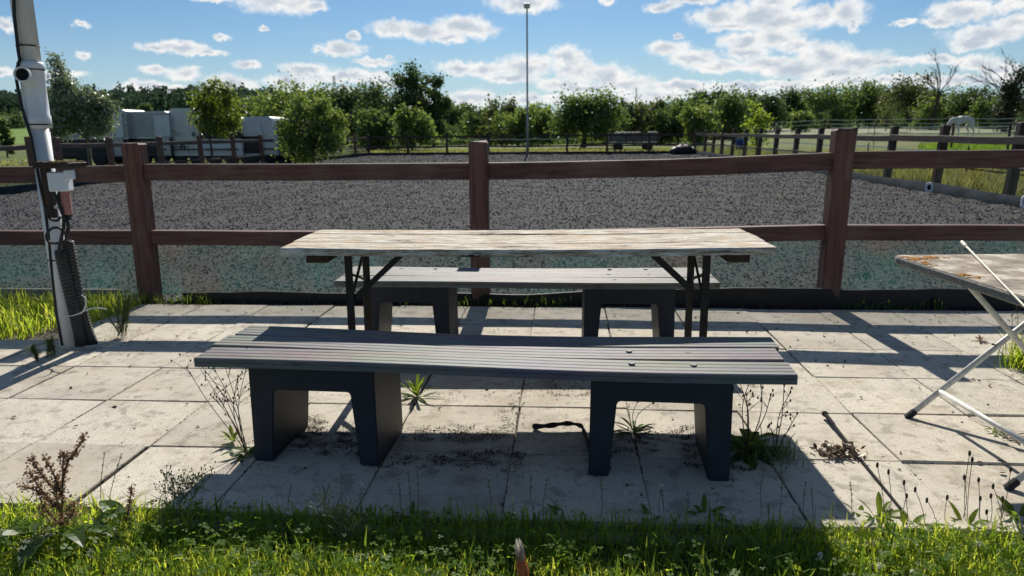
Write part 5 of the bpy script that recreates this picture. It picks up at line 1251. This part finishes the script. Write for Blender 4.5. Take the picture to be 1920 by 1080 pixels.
# ------------------------------------------------------------------ electric tape fences on the right
def tape_fence(label, posts, heights, dark=()):
    p0 = posts[0]; b = Vector((p0[0], p0[1], tz(*p0))); t_ = thing('tape_fence', label, 'fence', b, 0, 'white tape paddock fences'); prev = None
    for i, (x, y) in enumerate(posts):
        z = tz(x, y); MB().tube([(x-b.x, y-b.y, z-b.z-.1), (x-b.x+jit(.03), y-b.y, z-b.z+max(heights)+.12)], .06 if i in dark else .022, 8).build('post', 'farpost', t_)
        if prev:
            for h_ in heights:
                a_, c_ = Vector((prev[0], prev[1], tz(*prev)+h_+jit(.03)))-b, Vector((x, y, z+h_+jit(.03)))-b; m_ = a_.lerp(c_, .5)-Vector((0, 0, .05))
                vs = []
                for p in (a_, m_, c_): vs += [p+Vector((0, -.004, -.022)), p+Vector((0, -.004, .022)), p+Vector((0, .004, .022)), p+Vector((0, .004, -.022))]
                MB().add(vs, [(k*4+j, k*4+(j+1) % 4, k*4+4+(j+1) % 4, k*4+4+j) for k in (0, 1) for j in range(4)]).build('tape', 'tape', t_)
        prev = (x, y)
def onY(x, Y): p = atY(x, 250, Y); return (p.x, p.y)
tape_fence('white tape fence running close behind the right arena fence', [(10.3, 9), (10.2, 14), (10.2, 19.5), (10.3, 26), (10.4, 34), (10.6, 44)], (.35, .75))
tape_fence('white tape fence in front of the horse', [onY(1560, 47), onY(1640, 45), onY(1682, 44), onY(1786, 40), onY(1893, 36), onY(2020, 33)], (.55, .95, 1.3), dark=(3, 4))
tape_fence('distant white tape fence behind the horse', [onY(1440, 84), onY(1545, 80), onY(1628, 78), onY(1700, 76), onY(1790, 73), onY(1835, 72), onY(1900, 70), onY(1990, 68)], (.5, 1.0, 1.4))
# pasture fence behind the far arena fence
tape_fence('thin post and tape fence in the meadow behind the far arena fence', [onY(640, 62), onY(900, 60), onY(945, 60), onY(1010, 60), onY(1080, 60)], (.8,))

# ------------------------------------------------------------------ white horse, skin-modelled
Dh = 62.; hb_ = atY(1803, 250, Dh); hzb = tz(hb_.x, hb_.y)
t_ = thing('horse', 'white horse grazing behind the tape fence at right', 'horse', (hb_.x, hb_.y, hzb), R(8))
J = {'hip': (.62, 0, 1.38, .27, .32), 'mid': (.1, 0, 1.28, .29, .33), 'sh': (-.5, 0, 1.36, .25, .34), 'nk': (-.85, 0, 1.36, .15, .22), 'nk2': (-1.08, 0, 1.12, .12, .17), 'po': (-1.22, 0, .92, .1, .13), 'hd': (-1.3, 0, .62, .08, .1), 'mz': (-1.34, 0, .38, .065, .07),
     'wi': (-.42, 0, 1.52, .14, .14), 'tl': (.86, 0, 1.42, .07, .07), 't2': (.95, 0, 1.1, .06, .06), 't3': (.94, 0, .62, .05, .05)}
E_ = [('hip', 'mid'), ('mid', 'sh'), ('sh', 'nk'), ('nk', 'nk2'), ('nk2', 'po'), ('po', 'hd'), ('hd', 'mz'), ('sh', 'wi'), ('hip', 'tl'), ('tl', 't2'), ('t2', 't3')]
for s_, nm_ in ((-.16, 'a'), (.16, 'b')):
    off = .12 if nm_ == 'a' else -.1
    J.update({'fe'+nm_: (-.5, s_, 1.0, .12, .13), 'fk'+nm_: (-.52+off, s_, .52, .06, .06), 'ff'+nm_: (-.5+off, s_, .12, .042, .042), 'fh'+nm_: (-.54+off, s_, .03, .06, .05),
              'ht'+nm_: (.62, s_, 1.02, .16, .18), 'hk'+nm_: (.52+off, s_, .82, .1, .1), 'hh'+nm_: (.76+off, s_, .5, .06, .06), 'hf'+nm_: (.72+off, s_, .12, .045, .045), 'hg'+nm_: (.67+off, s_, .03, .06, .05)})
    E_ += [('sh', 'fe'+nm_), ('fe'+nm_, 'fk'+nm_), ('fk'+nm_, 'ff'+nm_), ('ff'+nm_, 'fh'+nm_), ('hip', 'ht'+nm_), ('ht'+nm_, 'hk'+nm_), ('hk'+nm_, 'hh'+nm_), ('hh'+nm_, 'hf'+nm_), ('hf'+nm_, 'hg'+nm_)]
    J['er'+nm_] = (-1.14, s_*.4, 1.1, .03, .04); E_.append(('po', 'er'+nm_))
ks = list(J); me = bpy.data.meshes.new('body'); me.from_pydata([J[k][:3] for k in ks], [(ks.index(a), ks.index(b)) for a, b in E_], [])
ob = link('body', me, 'horse', t_); sk = ob.modifiers.new('skin', 'SKIN')
for i, k in enumerate(ks): me.skin_vertices[0].data[i].radius = (J[k][3], J[k][4]); me.skin_vertices[0].data[i].use_root = (k == 'mid')
ss_ = ob.modifiers.new('sub', 'SUBSURF'); ss_.levels = 2; ss_.render_levels = 2; sk.use_smooth_shade = True
# far pylon on the skyline
b = atY(632, 250, 420.); t_ = thing('power_pylon', 'faint lattice power pylon above the trees left of centre', 'pylon', (b.x, b.y, 0)); h = atY(632, 142, 420.).z; mb = MB()
for s_ in (-1, 1):
    for q_ in (-1, 1): mb.tube([(s_*2.4, q_*2.4, 0), (s_*.35, q_*.35, h)], .12, 4)
for k in range(9):
    z0, z1 = h*k/9, h*(k+1)/9; w0, w1 = 2.4-2.05*k/9, 2.4-2.05*(k+1)/9
    mb.tube([(-w0, -w0, z0), (w1, -w1, z1)], .07, 4); mb.tube([(w0, -w0, z0), (-w1, -w1, z1)], .07, 4)
for z in (h*.72, h*.86): mb.tube([(-5.5, 0, z), (0, 0, z+.5), (5.5, 0, z)], .1, 4)
mb.build('lattice', 'mast', t_)
